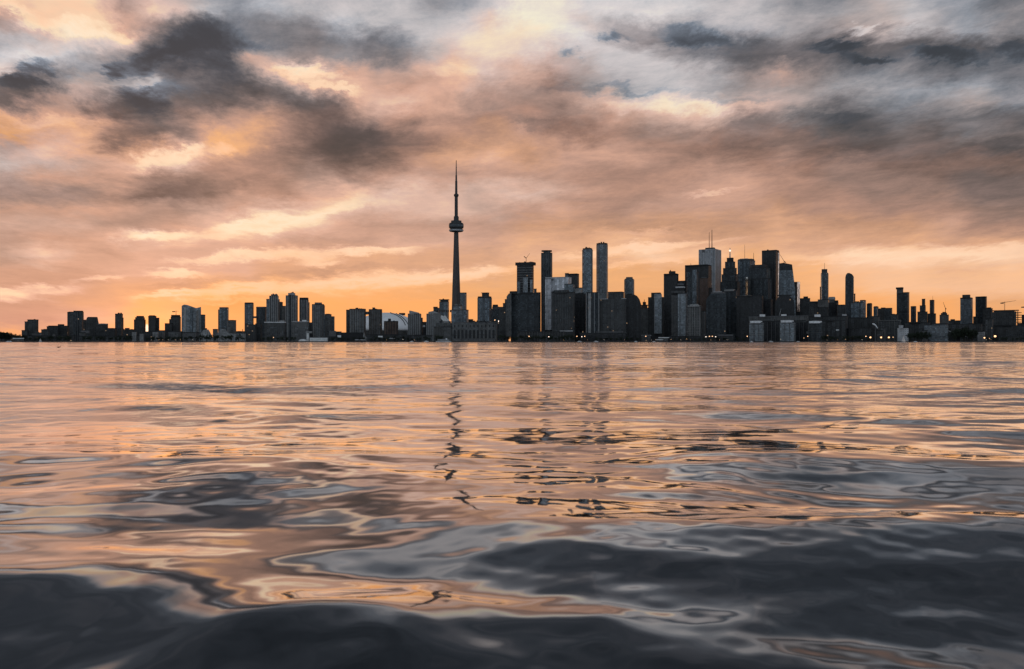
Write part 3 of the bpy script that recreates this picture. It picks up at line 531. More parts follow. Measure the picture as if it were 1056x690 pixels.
bld('pale hat shaped roof on a block behind the antenna tower', 2760, [P('body', 855, 861, 308.6, m='conc_grey'), P('hat_roof', 854.4, 861.4, 306.2, 308.8, m='conc_light', shape='taper', t=.86)])
bld('dark mid rise with a raised right corner right of the antenna tower', 2620, [P('body', 854.6, 864.4, 312.4, m='glass_black'), P('corner', 860.4, 864.4, 309.8, 312.8, m='roof_dark')])
bld('low dark block with a pale roof line left of the slanted top tower', 2600, [P('body', 863.6, 872.4, 314.8, m='conc_dark'), P('roof_line', 864, 871.4, 314.2, 315, m='roof_grey', cap=False)])
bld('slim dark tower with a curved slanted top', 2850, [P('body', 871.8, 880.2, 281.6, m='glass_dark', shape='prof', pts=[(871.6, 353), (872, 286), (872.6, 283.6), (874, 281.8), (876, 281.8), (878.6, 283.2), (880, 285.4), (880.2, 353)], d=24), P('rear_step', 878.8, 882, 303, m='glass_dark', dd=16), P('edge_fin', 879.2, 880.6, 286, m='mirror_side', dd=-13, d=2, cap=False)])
bld('wide grey office block right of the slanted top tower', 2620, [P('body', 878, 890.4, 312, m='glass_blue', side=.1), P('roof_box', 881.4, 886, 310.8, 312.3, m='roof_dark')])
bld('narrow grey tower overlapping the wide office block', 2680, [P('body', 887, 892.8, 310.2, m='glass_blue', side=.4, psi=25), P('roof_cap', 887.4, 892.2, 309.4, 310.4, m='conc_grey')])
bld('narrow dark tower left of the little grey pair', 2720, [P('body', 894, 899.2, 313.6, m='glass_dark', side=.3, psi=20), P('roof_cap', 895, 898.8, 312.6, 313.8, m='roof_dark')])
bld('little grey tower with a flat cap, right of the narrow dark tower', 2780, [P('body', 901, 905.8, 316.8, m='glass_blue', side=.3, psi=20), P('roof_cap', 901.6, 905, 315.8, 317, m='conc_grey')])
bld('low dark twin block, rounded left half and flat right half', 2660, [P('left_half', 905.6, 914, 318.6, m='conc_dark'), P('roof_box', 908.6, 913, 317.2, 318.8, m='roof_dark'), P('right_half', 912.6, 919.8, 318.2, m='glass_dark', dd=-14)])
bld('low dark roofline just left of the tower with a raised left crown', 2560, [P('body', 918.6, 926, 324.4, m='conc_dark'), P('roof_box', 920, 922.6, 323.6, 324.6, m='roof_dark')], 'low_building')
bld('broad dark tower with a taller flared crown on its left half', 2700, [P('body', 925.2, 937.2, 302, m='glass_dark', side=.12), P('crown', 925, 931.2, 298.2, 302.3, m='conc_grey'), P('crown_slab', 924.2, 931.4, 296.4, 298.4, m='roof_dark', cap=False)])
bld('short dark tower right of the flared crown tower', 2760, [P('body', 939.4, 944.6, 316.4, m='glass_dark', side=.3, psi=20), P('roof_cap', 939.8, 944.2, 315.7, 316.6, m='roof_grey')])
bld('dark stepped tower ending in a narrow raised shaft', 2800, [P('body', 948.8, 954.4, 315.4, m='glass_dark'), P('shaft', 950.8, 954, 308.6, 316, m='glass_dark'), P('base_step', 946.6, 956, 322, m='conc_dark', dd=-20)])
rt, bs = bld('thin pencil tower with a small roof mast', 2800, [P('body', 959, 963.4, 310.2, m='glass_dark', side=.3, psi=20), P('roof_cap', 959, 963.2, 309.3, 310.4, m='roof_dark'), P('base_step', 957, 964.8, 324, m='conc_dark', dd=-24)]); spike(rt, bs, 2800, 961.8, 305, 309.4, .45)
rt, bs = bld('squat tower with a domed roof beside the pencil tower', 2700, [P('body', 969.4, 978, 325, m='conc_grey', side=.1), P('drum', 970.6, 976.4, 322.8, 325.2, m='conc_dark', shape='cyl'), P('dome_cap', 972, 975.6, 321.7, 323, m='roof_dark', shape='cyl')])
crane_luff('faint thin crane jib rising behind the squat domed tower', 2720, (975, 318), 318, (972.6, 311.6), (975.8, 318.8), 322.5)
bld('low dark roofs with a small turret left of the capped grey tower', 2600, [P('body', 979, 992, 331, m='conc_dark'), P('turret', 980.4, 984.6, 329.2, 331.4, m='roof_dark')], 'low_building')
bld('broad grey tower with an inset crown standing apart on the right', 2560, [P('body', 991, 1002.4, 308, m='glass_blue', side=.14, bands=3.4), P('setback', 990.8, 1002.2, 307, 308.2, m='roof_dark'), P('crown', 992.8, 1000.2, 304, 307.2, m='conc_dark')])
bld('dark plain tower with a lower right wing near the construction site', 2600, [P('body', 1006.6, 1017, 306.6, m='glass_dark', side=.1), P('roof_band', 1006.6, 1016.8, 305.8, 306.8, m='roof_dark'), P('right_wing', 1014, 1023, 318.8, m='conc_dark', dd=-26), P('wing_roof', 1018, 1022, 317.4, 319, m='roof_dark', dd=-26), P('left_step', 1003.8, 1008, 327, m='conc_dark', dd=-14)])
D = 2420
rt, bs = bld('half built wide block with open floors on its right end', D, [P('body', 1024, 1046.4, 321.6, m='conc_dark', side=.06, bands=3.6, bm='conc_grey', cap=False), P('roof_deck', 1024.6, 1049, 319.8, 320.8, m='steel_dark', side=.05, cap=False), P('roof_prop_wall', 1026, 1045, 320.6, 321.8, m='steel_dark', side=.05, cap=False)], 'unfinished_block')
op = MB(); 
for i, (xr, y) in enumerate(((1051.6, 322.6), (1052.4, 325), (1051.8, 327.4), (1051.4, 329.8), (1051, 332.2))):
    op.box(WX(1046, D) - bs[0], WX(xr, D) - bs[0], -9, 9, WZ(y + .35, D) - GZ, WZ(y - .35, D) - GZ)
for x in (1047.6, 1049.6): op.box(WX(x, D) - bs[0] - .8, WX(x, D) - bs[0] + .8, -1, 1, 0, WZ(321, D) - GZ)
op.build('open_floors', 'steel_dark', rt)
def crane_hammer(label, D, x, yt, jib0, jib1, ybot, mat='steel_dark'):
    b0 = (WX(x, D), D, WZ(ybot, D)); r = empty('tower_crane', b0, label, 'crane')
    L = lambda px, py: (WX(px, D) - b0[0], 0, WZ(py, D) - b0[2])
    m = MB(); zt_ = L(x, yt)[2]
    for sx in (-.8, .8): m.bar((sx, 0, 0), (sx, 0, zt_), .28, n=4)
    k = 0; s = 1
    while k < zt_ - 2: m.bar((-.8 * s, 0, k), (.8 * s, 0, k + 2), .18, n=4); k += 2; s = -s
    m.build('mast', mat, r)
    MB().bar(L(*jib0), L(*jib1), .9, .35, 4).build('jib', mat, r)
    a = L(*jib0); MB().box(a[0] - 1, a[0] + 7, -1.2, 1.2, a[2] - 2.2, a[2] + .6).build('counterweight', mat, r)
    MB().bar((0, 0, zt_ - 1), (0, 0, zt_ + 3), .5, .2, 4).build('apex', mat, r)
    return r
crane_hammer('hammerhead crane with long jib over the half built wide block', 2430, 1036, 312, (1032.2, 312.4), (1048, 310), 320)
crane_hammer('small crane silhouette above the domed top tower left of the pale twin glass towers', 2660, 181.6, 320.8, (178, 321.2), (184.6, 320.9), 326)
crane_hammer('crane at the extreme right edge cut by the frame', 2500, 1057.4, 316.6, (1053.6, 316.6), (1066, 315.4), 340)
bld('dark roofs at the extreme right edge beside the half built block', 2560, [P('body', 1050, 1066, 333.4, m='conc_dark', side=.04), P('stack', 1053.8, 1057, 325, 333.8, m='steel_dark', side=.04)])
# ---- low waterfront on the right
bld('white blocky warehouse with a taller left half behind the sailboat', 2180, [P('body', 926, 936.4, 338.2, m='pale_wall', side=.05), P('tall_half', 927, 931.4, 335.4, 338.6, m='pale_wall')], 'warehouse')
bld('pale framed low building with dark openings left of the white warehouse', 2260, [P('rear_hall', 907, 928, 331.6, m='conc_dark', side=.04, fins=8, fm='conc_grey'), P('frame_top', 907, 928.4, 330.2, 332, m='conc_grey', side=.04)], 'low_building')
bld('small pale sheds stepping down in front of the framed building', 2170, [P('body', 902, 910.6, 341.2, m='conc_grey'), P('upper', 908.8, 913, 338.4, m='conc_grey', dd=8), P('roof_box', 903, 906, 340.6, 341.4, m='roof_grey')], 'low_building')
rt = empty('shell_canopy', (WX(902.5, 2160), 2160, GZ), 'curved white crescent canopy among dark low buildings', 'canopy')
arc = MB(); pr = None
for i in range(9):
    t = i / 8; p = (WX(899.6 + 5.4 * t, 2160) - WX(902.5, 2160), 0, WZ(334 + 4.6 * t * t, 2160) - GZ)
    if pr: arc.bar(pr, p, 1.1 + .8 * math.sin(math.pi * t), 1.1 + .8 * math.sin(math.pi * min(1, t + .1)))
    pr = p
arc.build('crescent', 'white_paint', rt)
MB().bar((0, 0, 0), (0, 0, WZ(336.2, 2160) - GZ), 1.2, .8).build('post', 'steel', rt)
bld('dark brewery like block under the wide office block', 2330, [P('body', 872, 900, 328, m='conc_dark', side=.04), P('upper', 896, 907, 326.4, m='conc_grey', dd=8), P('roof_line', 898, 905, 325.8, 326.6, m='conc_light', dd=8, cap=False)], 'low_building')
bld('dark low waterfront block beside the third gridded flats', 2200, [P('body', 848, 872, 331, m='conc_dark', side=.04, fins=5, fm='glass_black'), P('white_sign', 862, 865.4, 340, 341, m='white_paint', dd=-25, d=1, cap=False), P('roof_box', 852, 860, 330, 331.4, m='roof_dark')], 'low_building')  # sign is a thin box in plain white paint
bld('dark low waterfront shed left of the three orange lamps', 2180, [P('body', 872.6, 898, 339, m='glass_black', side=.04, fins=6, fm='conc_dark'), P('roof_box', 876, 884, 338.2, 339.3, m='roof_dark')], 'low_building')
bld('long grey terraced office with banded floors right of the sailboat', 2200, [P('body', 954.4, 976.6, 335.4, m='glass_pale', side=.04, bands=7.2, bm='conc_light'), P('right_wing', 962, 977, 333.8, m='glass_blue', dd=14), P('left_step', 951, 956.4, 341, m='conc_grey', dd=-8)], 'low_building')
bld('dark low warehouse behind the white warehouse and sailboat', 2330, [P('body', 934, 958, 333, m='conc_dark', side=.04), P('roof_sheds', 938, 950, 332, 333.4, m='roof_dark'), P('pale_gable', 949.4, 955.4, 329.4, 335, m='conc_grey', shape='prof', pts=[(949.2, 334), (951, 330.4), (953, 329.2), (955.4, 332), (955.8, 334)], d=8)], 'low_building')
bld('low dark long shed with an inclined pale conveyor', 2220, [P('body', 976, 1008, 341.6, m='conc_dark', side=.03), P('conveyor', 979, 998.6, 340.6, 348.6, m='trim_light', shape='prof', pts=[(978.6, 341.4), (978.8, 340.8), (998.6, 347.8), (998.6, 348.6)], d=3, dd=-34), P('hopper', 976.6, 981, 338.8, 341.8, m='roof_dark')], 'low_building')
bld('small pale cubic building by the lamps near the right edge', 2160, [P('body', 1008.6, 1015.2, 342, m='conc_light', bands=4.2, bm='trim_light'), P('roof_box', 1010, 1013, 341.4, 342.2, m='roof_grey')], 'low_building')
bld('long dark terraced waterfront block below the half built one', 2260, [P('body', 1016, 1062, 336, m='conc_dark', side=.03, bands=3.4, bm='conc_grey'), P('left_block', 1016.6, 1024, 329, m='conc_dark', dd=12), P('roof_box', 1030, 1044, 335, 336.2, m='roof_dark')], 'low_building')
bld('dark base block below the plain tower and capped grey tower', 2380, [P('body', 964, 1010, 334.5, m='conc_dark', side=.03), P('roof_box', 999, 1004, 333.4, 335, m='roof_dark')], 'low_building')
# ---- low podiums in the middle
bld('long low quayside podium with a lit edge under the wide dark slab', 2170, [P('body', 534, 582, 342.4, m='conc_dark', side=.02, fins=16, fm='conc_grey'), P('eave', 533.6, 582.4, 341.8, 342.4, m='roof_grey', side=.02, cap=False)], 'low_building')
bld('low dark podium at the foot of the spotted hotel', 2170, [P('body', 598, 646, 344, m='glass_black', side=.02), P('eave', 597.6, 646.4, 343.2, 344, m='conc_dark', side=.02, cap=False)], 'low_building')
bld('low pale roofed bus shelter building by the ferry docks', 2150, [P('body', 662, 671, 346.4, m='conc_dark', side=.04), P('pale_roof', 661.6, 671.4, 345.6, 346.4, m='trim_light', side=.04, cap=False)], 'low_building')
bld('low dark quayside row below the bank towers with bright stalls', 2150, [P('body', 690, 756, 347, m='glass_black', side=.02), P('eave', 690, 756.4, 346.4, 347, m='conc_dark', side=.02, cap=False), P('ramp_roof', 741, 756, 345, 346.6, m='roof_grey', side=.03)], 'low_building')
bld('low dark boathouse row under the paired towers left of the sun', 2200, [P('body', 84, 139, 347, m='conc_dark', side=.02), P('roof_boxes', 94, 112, 346, 347.2, m='roof_dark', side=.02)], 'low_building')
bld('low dark shore houses behind the grove at the extreme left', 2260, [P('body', -14, 12, 345.4, m='conc_dark', side=.03), P('roof_box', -6, 3, 344.4, 345.6, m='roof_dark'), P('right_wing', 11.5, 25, 347, m='conc_dark', dd=8, side=.04)], 'low_building')
bld('white low shed near the extreme left shore', 2120, [P('body', 14.2, 24, 349.4, m='conc_grey', side=.03), P('white_roof', 13.8, 24.2, 348.6, 349.4, m='canvas_white', side=.03, cap=False)], 'shed', 'shed')
bld('dark low shore buildings behind the left sailboat', 2180, [P('body', 26, 74, 346.4, m='conc_dark', side=.02), P('pale_dormer', 53.8, 57.6, 344.6, 346.6, m='conc_grey', shape='taper', t=.5), P('roof_box', 34, 40, 345.6, 346.6, m='roof_grey')], 'low_building')
bld('low dark boat sheds between the pier shed and the dome', 2160, [P('body', 378, 420, 345.4, m='conc_dark', side=.02), P('white_front', 389.6, 395, 346.4, 348, m='canvas_white', dd=-22, d=1, cap=False), P('canopy', 400, 408, 348.6, 349.4, m='trim_light', dd=-22, d=4, cap=False)], 'low_building')
bld('low dark marina sheds under the slanted roof condos', 2160, [P('body', 420, 446, 346, m='conc_dark', side=.02), P('roof_box', 428, 434, 345.2, 346.2, m='roof_dark')], 'low_building')

# ------------------------------------------------------------------ small waterside things
def tent(px, D, w, h):
    r = empty('white_tent', (WX(px, D), D, GZ), 'white domed event tent on the quay beside the silo', 'tent')
    MB().lathe([(w / 2, 0), (w / 2, h * .3), (w * .36, h * .75), (w * .12, h * .97), (.1, h)], 20, .7).build('canvas', 'canvas_white', r, smooth=True)
    MB().lathe([(.25, h * .97), (.2, h * 1.3)], 8).build('finial', 'steel', r)
tent(312.2, 2100, 20, 5.5)
# trees
def tree_proto(seed, h, w, label, group):
    rr = random.Random(seed)
    r = empty('tree', (0, 0, 0), label, 'tree', group)
    t = MB(); t.bar((0, 0, -.3), (0.1, 0, h * .45), h * .028, h * .018)
    for k in range(4):
        a = rr.uniform(0, 6.28); t.bar((0.1, 0, h * .36), (math.cos(a) * w * .3, math.sin(a) * w * .3, h * .68), h * .014, h * .005, 5)
    t.build('trunk', 'bark', r)
    c = MB(); cl = [(rr.gauss(0, .24) * w, rr.gauss(0, .24) * w, h * (.58 + rr.uniform(-.28, .32)), rr.uniform(.13, .24) * w) for _ in range(13)]
    for cx_, cy_, cz_, cr in cl:
        for _ in range(34):
            d = Vector((rr.gauss(0, 1), rr.gauss(0, 1), rr.gauss(0, .8))).normalized() * cr * rr.uniform(.5, 1.05)
            p = Vector((cx_, cy_, cz_)) + d; s = rr.uniform(.35, .8) * h / 12
            u = Vector((rr.gauss(0, 1), rr.gauss(0, 1), rr.gauss(0, 1))).normalized(); v = u.orthogonal().normalized()
            c.add([p - u * s, p + v * s * .7, p + u * s, p - v * s * .7], [(0, 1, 2, 3)])
    c.build('crown', 'leaf', r)
    return r
GROVES = [  # (px0, px1, count, top y range, distance, label)
    (-6, 24, 13, (342.6, 346), 2150, 'dark leafy tree in the grove at the extreme left end of the shore'),
    (27, 74, 14, (345.6, 347.8), 2118, 'low dark tree lining the shore behind the left sailboat'),
    (86, 136, 15, (345.5, 348), 2118, 'dark tree on the shore between the twin slabs and the sun'),
    (150, 202, 15, (345.4, 348), 2118, 'dark shore tree below the sun and the pale twin glass towers'),
    (205, 252, 13, (343.8, 347.4), 2118, 'shore tree in front of the stepped pyramid flats'),
    (270, 306, 9, (346.4, 348.4), 2118, 'tree at the foot of the pale slabs with roof boxes'),
    (340, 378, 7, (346.6, 348.6), 2105, 'small tree beside the harbour sheds left of the dome'),
    (380, 446, 14, (346.2, 348.6), 2110, 'small dark tree below the dome and slanted roof condos'),
    (449, 457, 3, (345, 346.4), 2110, 'rounded tree in front of the pale wing of the arched terminal'),
    (515, 596, 20, (344.4, 347.6), 2118, 'dark tree on the promenade below the wide chamfered slab'),
    (612, 660, 9, (346.6, 348.4), 2118, 'low tree on the promenade below the speckled hotel'),
    (692, 770, 12, (347, 348.8), 2108, 'low tree on the quay below the bank towers'),
    (846, 898, 12, (345.6, 348.2), 2118, 'dark tree on the quay left of the three orange lamps'),
    (938, 958, 8, (341.4, 345), 2110, 'tall dark tree right of the white warehouse'),
    (984, 1006, 10, (336.8, 343), 2125, 'big dark tree in the rounded grove below the inset crown tower'),
    (1016, 1060, 9, (346.8, 348.6), 2118, 'low tree along the quay at the right edge'),
]
protos = None
for gi, (a, b, n, (t0, t1), D, lab) in enumerate(GROVES):
    for k in range(n):
        px = a + (b - a) * (k + .5) / n + random.uniform(-.8, .8)
        ytop = random.uniform(t0, t1)
        if gi == 14: ytop = 336.6 + 5.5 * abs((px - 995) / 11) ** 1.6
        if gi == 0: ytop = 341.6 + max(0, px) * .17 + random.uniform(-.4, .5)
        hh = WZ(ytop, D) - GZ
        if protos is None:
            protos = []
            for sd, w_ in ((1, 8.5), (2, 7.5), (3, 9.5)):
                protos.append(tree_proto(sd, 11.0, w_, 'x', 'x'))
            unused = set(range(3))
        i = random.randrange(3)
        loc = (WX(px, D), D + random.uniform(-5, 12), GZ); s = hh / 11.3
        g = 'trees: ' + lab.replace('tree ', 'trees ', 1)
        if i in unused:
            o = protos[i]; unused.discard(i); o.location = loc; o.scale = (s,) * 3; o.rotation_euler = (0, 0, random.uniform(0, 6.28)); o['label'] = lab; o['group'] = g
        else: dup(protos[i], loc, random.uniform(0, 6.28), s, lab, g)
# lamps
def lamp_proto(name, label, group, mat, hh, r, cat='street lamp'):
    o = empty(name, (0, 0, 0), label, cat, group)
    MB().bar((0, 0, 0), (0, 0, hh), .12, .08).build('post', 'steel_dark', o)
    MB().lathe([(r * .35, hh - r * .9), (r, hh - r * .4), (r, hh + r * .4), (r * .35, hh + r * .9)], 10).build('lamp_head', mat, o)
    return o
lg = 'lit lamps along the waterfront'
lw = lamp_proto('street_lamp', 'warm lit lamp on the dark waterfront promenade', lg, 'lamp_warm', 4.6, .42)
lc = lamp_proto('street_lamp', 'cool white lamp on the dark waterfront promenade', 'white lamps along the waterfront', 'lamp_white', 4.2, .4)
spots = [(12.5,351),(156,350.6),(164,350.4),(167.5,350.4),(173.6,350.4),(181,350.4),(186,350.4),(198.6,350.4),(282,348),(398.6,350.4),(415.6,350),(427.6,350.5),(545.6,343.2),(566,344.2),(581,351),(595,344.6),(600,345.6),(603,345),(606,350.8),(623,351),(644,350.6),(666,344.6),(672,351),(676,350.2),(692,350),(702,350.6),(708,349.6),(712,350.4),(728,346.4),(731.6,345.2),(734.6,346.6),(738,345.6),(733,350.6),(742,351),(750,350.6),(770.6,344.4),(783,334.4),(805,350),(829,348.6),(833,343.2),(853,350.6),(863.6,350.6),(872,350),(889,350.4),(893,346.8),(921,347.8),(1017,350.4),(1020.4,349),(1022,350.8),(755.6,326.4),(784.4,307.4)]
fw = fc = True
for i, (px, py) in enumerate(spots):
    if py < 340: continue
    D = 2094 + (i % 5) * 3
    hz = WZ(py, D)
    cool = i % 3 == 1
    if hz < GZ + 3: hz = GZ + 3.2
    s = 1.0
    src = lc if cool else lw
    h0 = 4.2 if cool else 4.6
    s = max(.8, (hz - GZ) / h0); s = min(s, 2.6)
    if cool and fc: lc.location = (WX(px, D), D, GZ); lc.scale = (s,) * 3; fc = False
    elif not cool and fw: lw.location = (WX(px, D), D, GZ); lw.scale = (s,) * 3; fw = False
    else: dup(src, (WX(px, D), D, GZ), 0, s)
big = None
for lab, px, py in (('orange floodlight, leftmost of three in a row left of the sailboat', 897.6, 348), ('orange floodlight, middle of three in a row left of the sailboat', 908.7, 348), ('orange floodlight, rightmost of three in a row left of the sailboat', 916.6, 348), ('large pinkish floodlight beside the small pale cubic building', 1015.2, 348.4), ('floodlight right of the small pale cubic building, higher than its neighbour', 1026.2, 346.8)):
    hh = WZ(py, 2094) - GZ
    if big is None:
        big = lamp_proto('floodlight', lab, 'orange floodlights on the quay', 'lamp_big', hh, 1.9, 'floodlight'); big.location = (WX(px, 2094), 2094, GZ)
    else: dup(big, (WX(px, 2094), 2094, GZ), 0, hh / (WZ(348, 2094) - GZ), lab)

# boats
def sailboat(label, px, D, hgt, L, lean):
    r = empty('sailboat', (WX(px, D), D, 0), label, 'sailboat', None, 0.15)
    n = 9; rings = []
    for i in range(n):
        t = i / (n - 1); x = (t - .5) * L; w = .16 * L * math.sin(math.pi * (.12 + .80 * t)) ** .8 * (1 - .55 * t ** 3)
        rings.append([(x, -w, .75), (x, -w * .7, .05), (x, 0, -.35), (x, w * .7, .05), (x, w, .75)])
    MB().loft(rings).build('hull', 'hull_white', r)
    MB().box(-L * .18, L * .12, -.08 * L, .08 * L, .75, 1.25).build('cabin', 'hull_white', r)
    MB().bar((L * .05, 0, .7), (L * .05, 0, hgt), .09, .05).build('mast', 'steel', r)
    MB().bar((L * .05, 0, 1.6), (-L * .42, 0, 1.5), .07).build('boom', 'steel', r)
    def sail(name, A, B, Cc, belly):
        vs = []; fs = []; N = 8
        for i in range(N + 1):
            for j in range(N + 1):
                u, v = i / N, j / N
                p = Vector(A) * (1 - u) + (Vector(B) * (1 - v) + Vector(Cc) * v) * u
                p.y += belly * math.sin(math.pi * v) * u * (1 - u * .3); vs.append(p)
        for i in range(N):
            for j in range(N): k = i * (N + 1) + j; fs.append((k, k + 1, k + N + 2, k + N + 1))
        mobj(name, vs, fs, 'sail', r, smooth=True)
    sail('mainsail', (L * .04, 0, hgt * .985), (L * .04, 0, 1.75), (-L * .41, 0, 1.65), .5)
    sail('jib_sail', (L * .05, 0, hgt * .86), (L * .48, 0, 1.0), (L * .09, 0, 1.5), .4)
sailboat('tall white sailboat in front of the white warehouse', 931.6, 1960, 15.6, 10.5, 0)
sailboat('small white sailboat near the left edge below low dark buildings', 41.6, 2000, 8.4, 6.6, 0)
def ferry(label, px, D, L):
    r = empty('ferry_boat', (WX(px, D), D, 0), label, 'ferry')
    rings = []
    for i in range(11):
        t = i / 10; x = (t - .5) * L; w = 4.2 * min(1, math.sin(math.pi * (.06 + .88 * t)) ** .5)
        rings.append([(x, -w, 1.8), (x, -w * .8, .2), (x, 0, -.4), (x, w * .8, .2), (x, w, 1.8)])
    MB().loft(rings).build('hull', 'hull_white', r)
    MB().box(-L * .40, L * .38, -3.4, 3.4, 1.8, 4.2).build('lower_deck', 'conc_light', r)
    MB().box(-L * .36, L * .30, -3.1, 3.1, 4.4, 6.0).build('upper_deck', 'glass_pale', r)
    MB().box(-L * .38, L * .34, -3.5, 3.5, 6.0, 6.3).build('deck_roof', 'white_paint', r)
    MB().box(L * .14, L * .24, -1.8, 1.8, 6.3, 8.3).build('wheelhouse', 'white_paint', r)
    MB().bar((0, 0, 6.3), (0, 0, 10), .5, .4).build('funnel', 'hull_dark', r)
ferry('white double deck ferry moored before the arched terminal', 457.4, 2060, 36)
def cruiser_proto(label, g):
    r = empty('motor_boat', (0, 0, 0), label, 'motor boat', g); L = 9.0; rings = []
    for i in range(8):
        t = i / 7; x = (t - .5) * L; w = 1.5 * (1 - t ** 3 * .92)
        rings.append([(x, -w, 1.1 + .5 * t), (x, -w * .75, .1), (x, 0, -.3), (x, w * .75, .1), (x, w, 1.1 + .5 * t)])
    MB().loft(rings).build('hull', 'hull_white', r)
    cb = MB(); cb.loft([[(-2.2, -1.2, 1.2), (1.8, -1.0, 1.2), (1.8, 1.0, 1.2), (-2.2, 1.2, 1.2)], [(-2.0, -1.0, 2.7), (.7, -.8, 2.7), (.7, .8, 2.7), (-2.0, 1.0, 2.7)]])
    c_ = cb.build('cabin', 'white_paint', r)
    MB().box(-1.6, .4, -1.22, -1.12, 1.8, 2.4).build('cabin_window', 'glass_black', c_)
    return r
mb0 = None
for lab, px in (('small white motor boat moored at the extreme left shore, outer one', 8, ), ('small white motor boat moored at the extreme left shore, inner one', 10.6), ('white motor boat below the first slanted roof condo', 424.6), ('white motor boat left of the white ferry', 439.6), ('white motor boat below the black gap tower', 597.4), ('white motor boat moored under the hotel podium', 614.6), ('white motor boat in the dock left of the pale terminal roofs', 655.6), ('white motor boat beside the pale terminal roofs', 674.4), ('white motor boat below the first gridded waterfront flats', 775), ('long white motor boat just right of the first gridded flats', 795), ('white motor boat between second gridded flats and their dark neighbour', 823), ('white motor boat moored near the tall sailboat', 944)):
    if mb0 is None: mb0 = cruiser_proto(lab, 'white motor boats along the quay'); mb0.location = (WX(px, 2066), 2066, 0)
    else: dup(mb0, (WX(px, 2066), 2066, 0), random.choice((0, 3.14)) + random.uniform(-.3, .3), random.uniform(.8, 1.25), lab)
# bird skimming the water
def bird(label, px, py, D, span, rz):
    r = empty('bird', (WX(px, D), D, WZ(py, D)), label, 'bird', None, rz)
    bd = MB(); s = span
    rings = [[(x * s, .045 * s * k * math.cos(a), .05 * s * k * math.sin(a) + z * s) for a in [i * math.pi / 4 for i in range(8)]] for x, k, z in ((-.32, .15, .02), (-.22, .5, .01), (-.08, 1.1, 0), (.08, 1.1, 0), (.17, .6, .02), (.22, .75, .035), (.27, .5, .035), (.33, .1, .025))]
    bd.loft(rings).build('body', 'feather', r, smooth=True)
    for sy in (-1, 1):
        w = MB(); pts = [(0.1, 0, 0, .1), (.08, .22, .1, .085), (-.01, .42, .10, .055), (-.1, .5, .07, .015)]
        rg = [[((x + c) * s, sy * y * s, z * s), ((x - .3 * c) * s, sy * y * s, (z + .012) * s), ((x - c) * s, sy * y * s, z * s), ((x - .3 * c) * s, sy * y * s, (z - .006) * s)] for x, y, z, c in pts]
        w.loft(rg).build('wing', 'feather', r)
bird('small dark bird gliding low over the water at left', 60.4, 358.2, 62, .52, 1.1)

# ------------------------------------------------------------------ land and quay
MB().box(-9000, 9000, DS, DS + 1.0, -3, GZ + .25).build('quay_wall', 'quay')
lo = mobj('land', [(-40000, DS + 1, GZ), (40000, DS + 1, GZ), (40000, 60000, GZ), (-40000, 60000, GZ)], [(0, 1, 2, 3)], 'land_mat')
for n_ in ('quay_wall', 'land'): bpy.data.objects[n_]['kind'] = 'structure'

# ------------------------------------------------------------------ water
d = np.concatenate([np.linspace(-4.0, .78, 110), np.exp(np.linspace(math.log(0.8), math.log(DS - .02), 1250))])
NR, NC = len(d), 720
th = np.linspace(-1, 1, NC); th = np.tan(th * R(40)) * (1 - .25 * (1 - th ** 2))
Yg = np.repeat(d[:, None], NC, 1); Xg = (np.maximum(d, 0)[:, None] + 3.2) * th[None, :]
Dg = np.maximum(np.abs(Yg), .8)
dy = np.gradient(d)[:, None] * np.ones((1, NC))
Z = np.zeros_like(Xg)
def waves(n, l0, l1, slope, spread, seed, mean=-90.0, patchy=0.0):
    global Z
    g = np.random.default_rng(seed)
    lam = np.exp(g.uniform(math.log(l0), math.log(l1), n))
    ang = np.radians(mean + g.normal(0, spread, n)); ph = g.uniform(0, 2 * math.pi, n)
    msk = 1.0
    if patchy:                     # small ripples come in patches
        msk = np.zeros_like(Xg)
        for q_ in range(7):
            f_ = g.uniform(.5, 3.2); a_ = g.uniform(0, 6.28)
            msk = msk + np.sin(f_ * (Xg * math.cos(a_) + Yg * math.sin(a_)) + g.uniform(0, 6.28))
        msk = 1 - patchy + patchy * np.clip(.45 + .35 * msk, 0, 1.6)
    for l, a, p in zip(lam, ang, ph):
        k = 2 * math.pi / l; A = slope / k * math.sqrt(2.0 / n)
        kx, ky = k * math.cos(a), k * math.sin(a)
        w = np.clip((l / (dy * abs(math.sin(a)) + .0016 * Dg) - 2.5) / 3, 0, 1)
        arg = kx * Xg + ky * Yg + p
        # slow phase wander keeps the crests from running dead straight
        arg = arg + .6 * np.sin(.31 * k * (Xg * math.cos(a + 1.3) + Yg * math.sin(a + 1.3)) + 2 * p)
        Z += msk * w * A * (np.cos(arg) + .18 * np.cos(2 * arg))
waves(14, 5.0, 22.0, .018, 24, 5)
waves(26, 1.5, 5.0, .031, 24, 6)
waves(30, .6, 1.5, .031, 28, 7)
waves(48, .2, .6, .034, 32, 8, patchy=.5)
waves(56, .06, .2, .021, 38, 9, patchy=.7)
def crest(pts, A, wf, wb, ex=.12):
    """a single swell: crest line through photo pixels on the calm lake plane, steep towards the camera"""
    global Z
    P_ = []
    for px, py in pts:
        Dq = CAMH * FPX / (py - HY); P_.append((WX(px, Dq), Dq))
    P_.sort(); xs = [p[0] for p in P_]; ys = [p[1] for p in P_]
    near = Yg < 9
    yc = np.interp(Xg, xs, ys)
    for _ in range(2): yc = yc
    s = Yg - yc
    prof = np.where(s < 0, np.exp(-(s / wf) ** 2), np.exp(-(s / wb) ** 2)) - .55 * np.exp(-((s + 1.9 * wf) / (1.1 * wf)) ** 2)
    env = 1 / (1 + np.exp(-(Xg - xs[0]) / ex)) / (1 + np.exp((Xg - xs[-1]) / ex))
    Z += A * prof * env
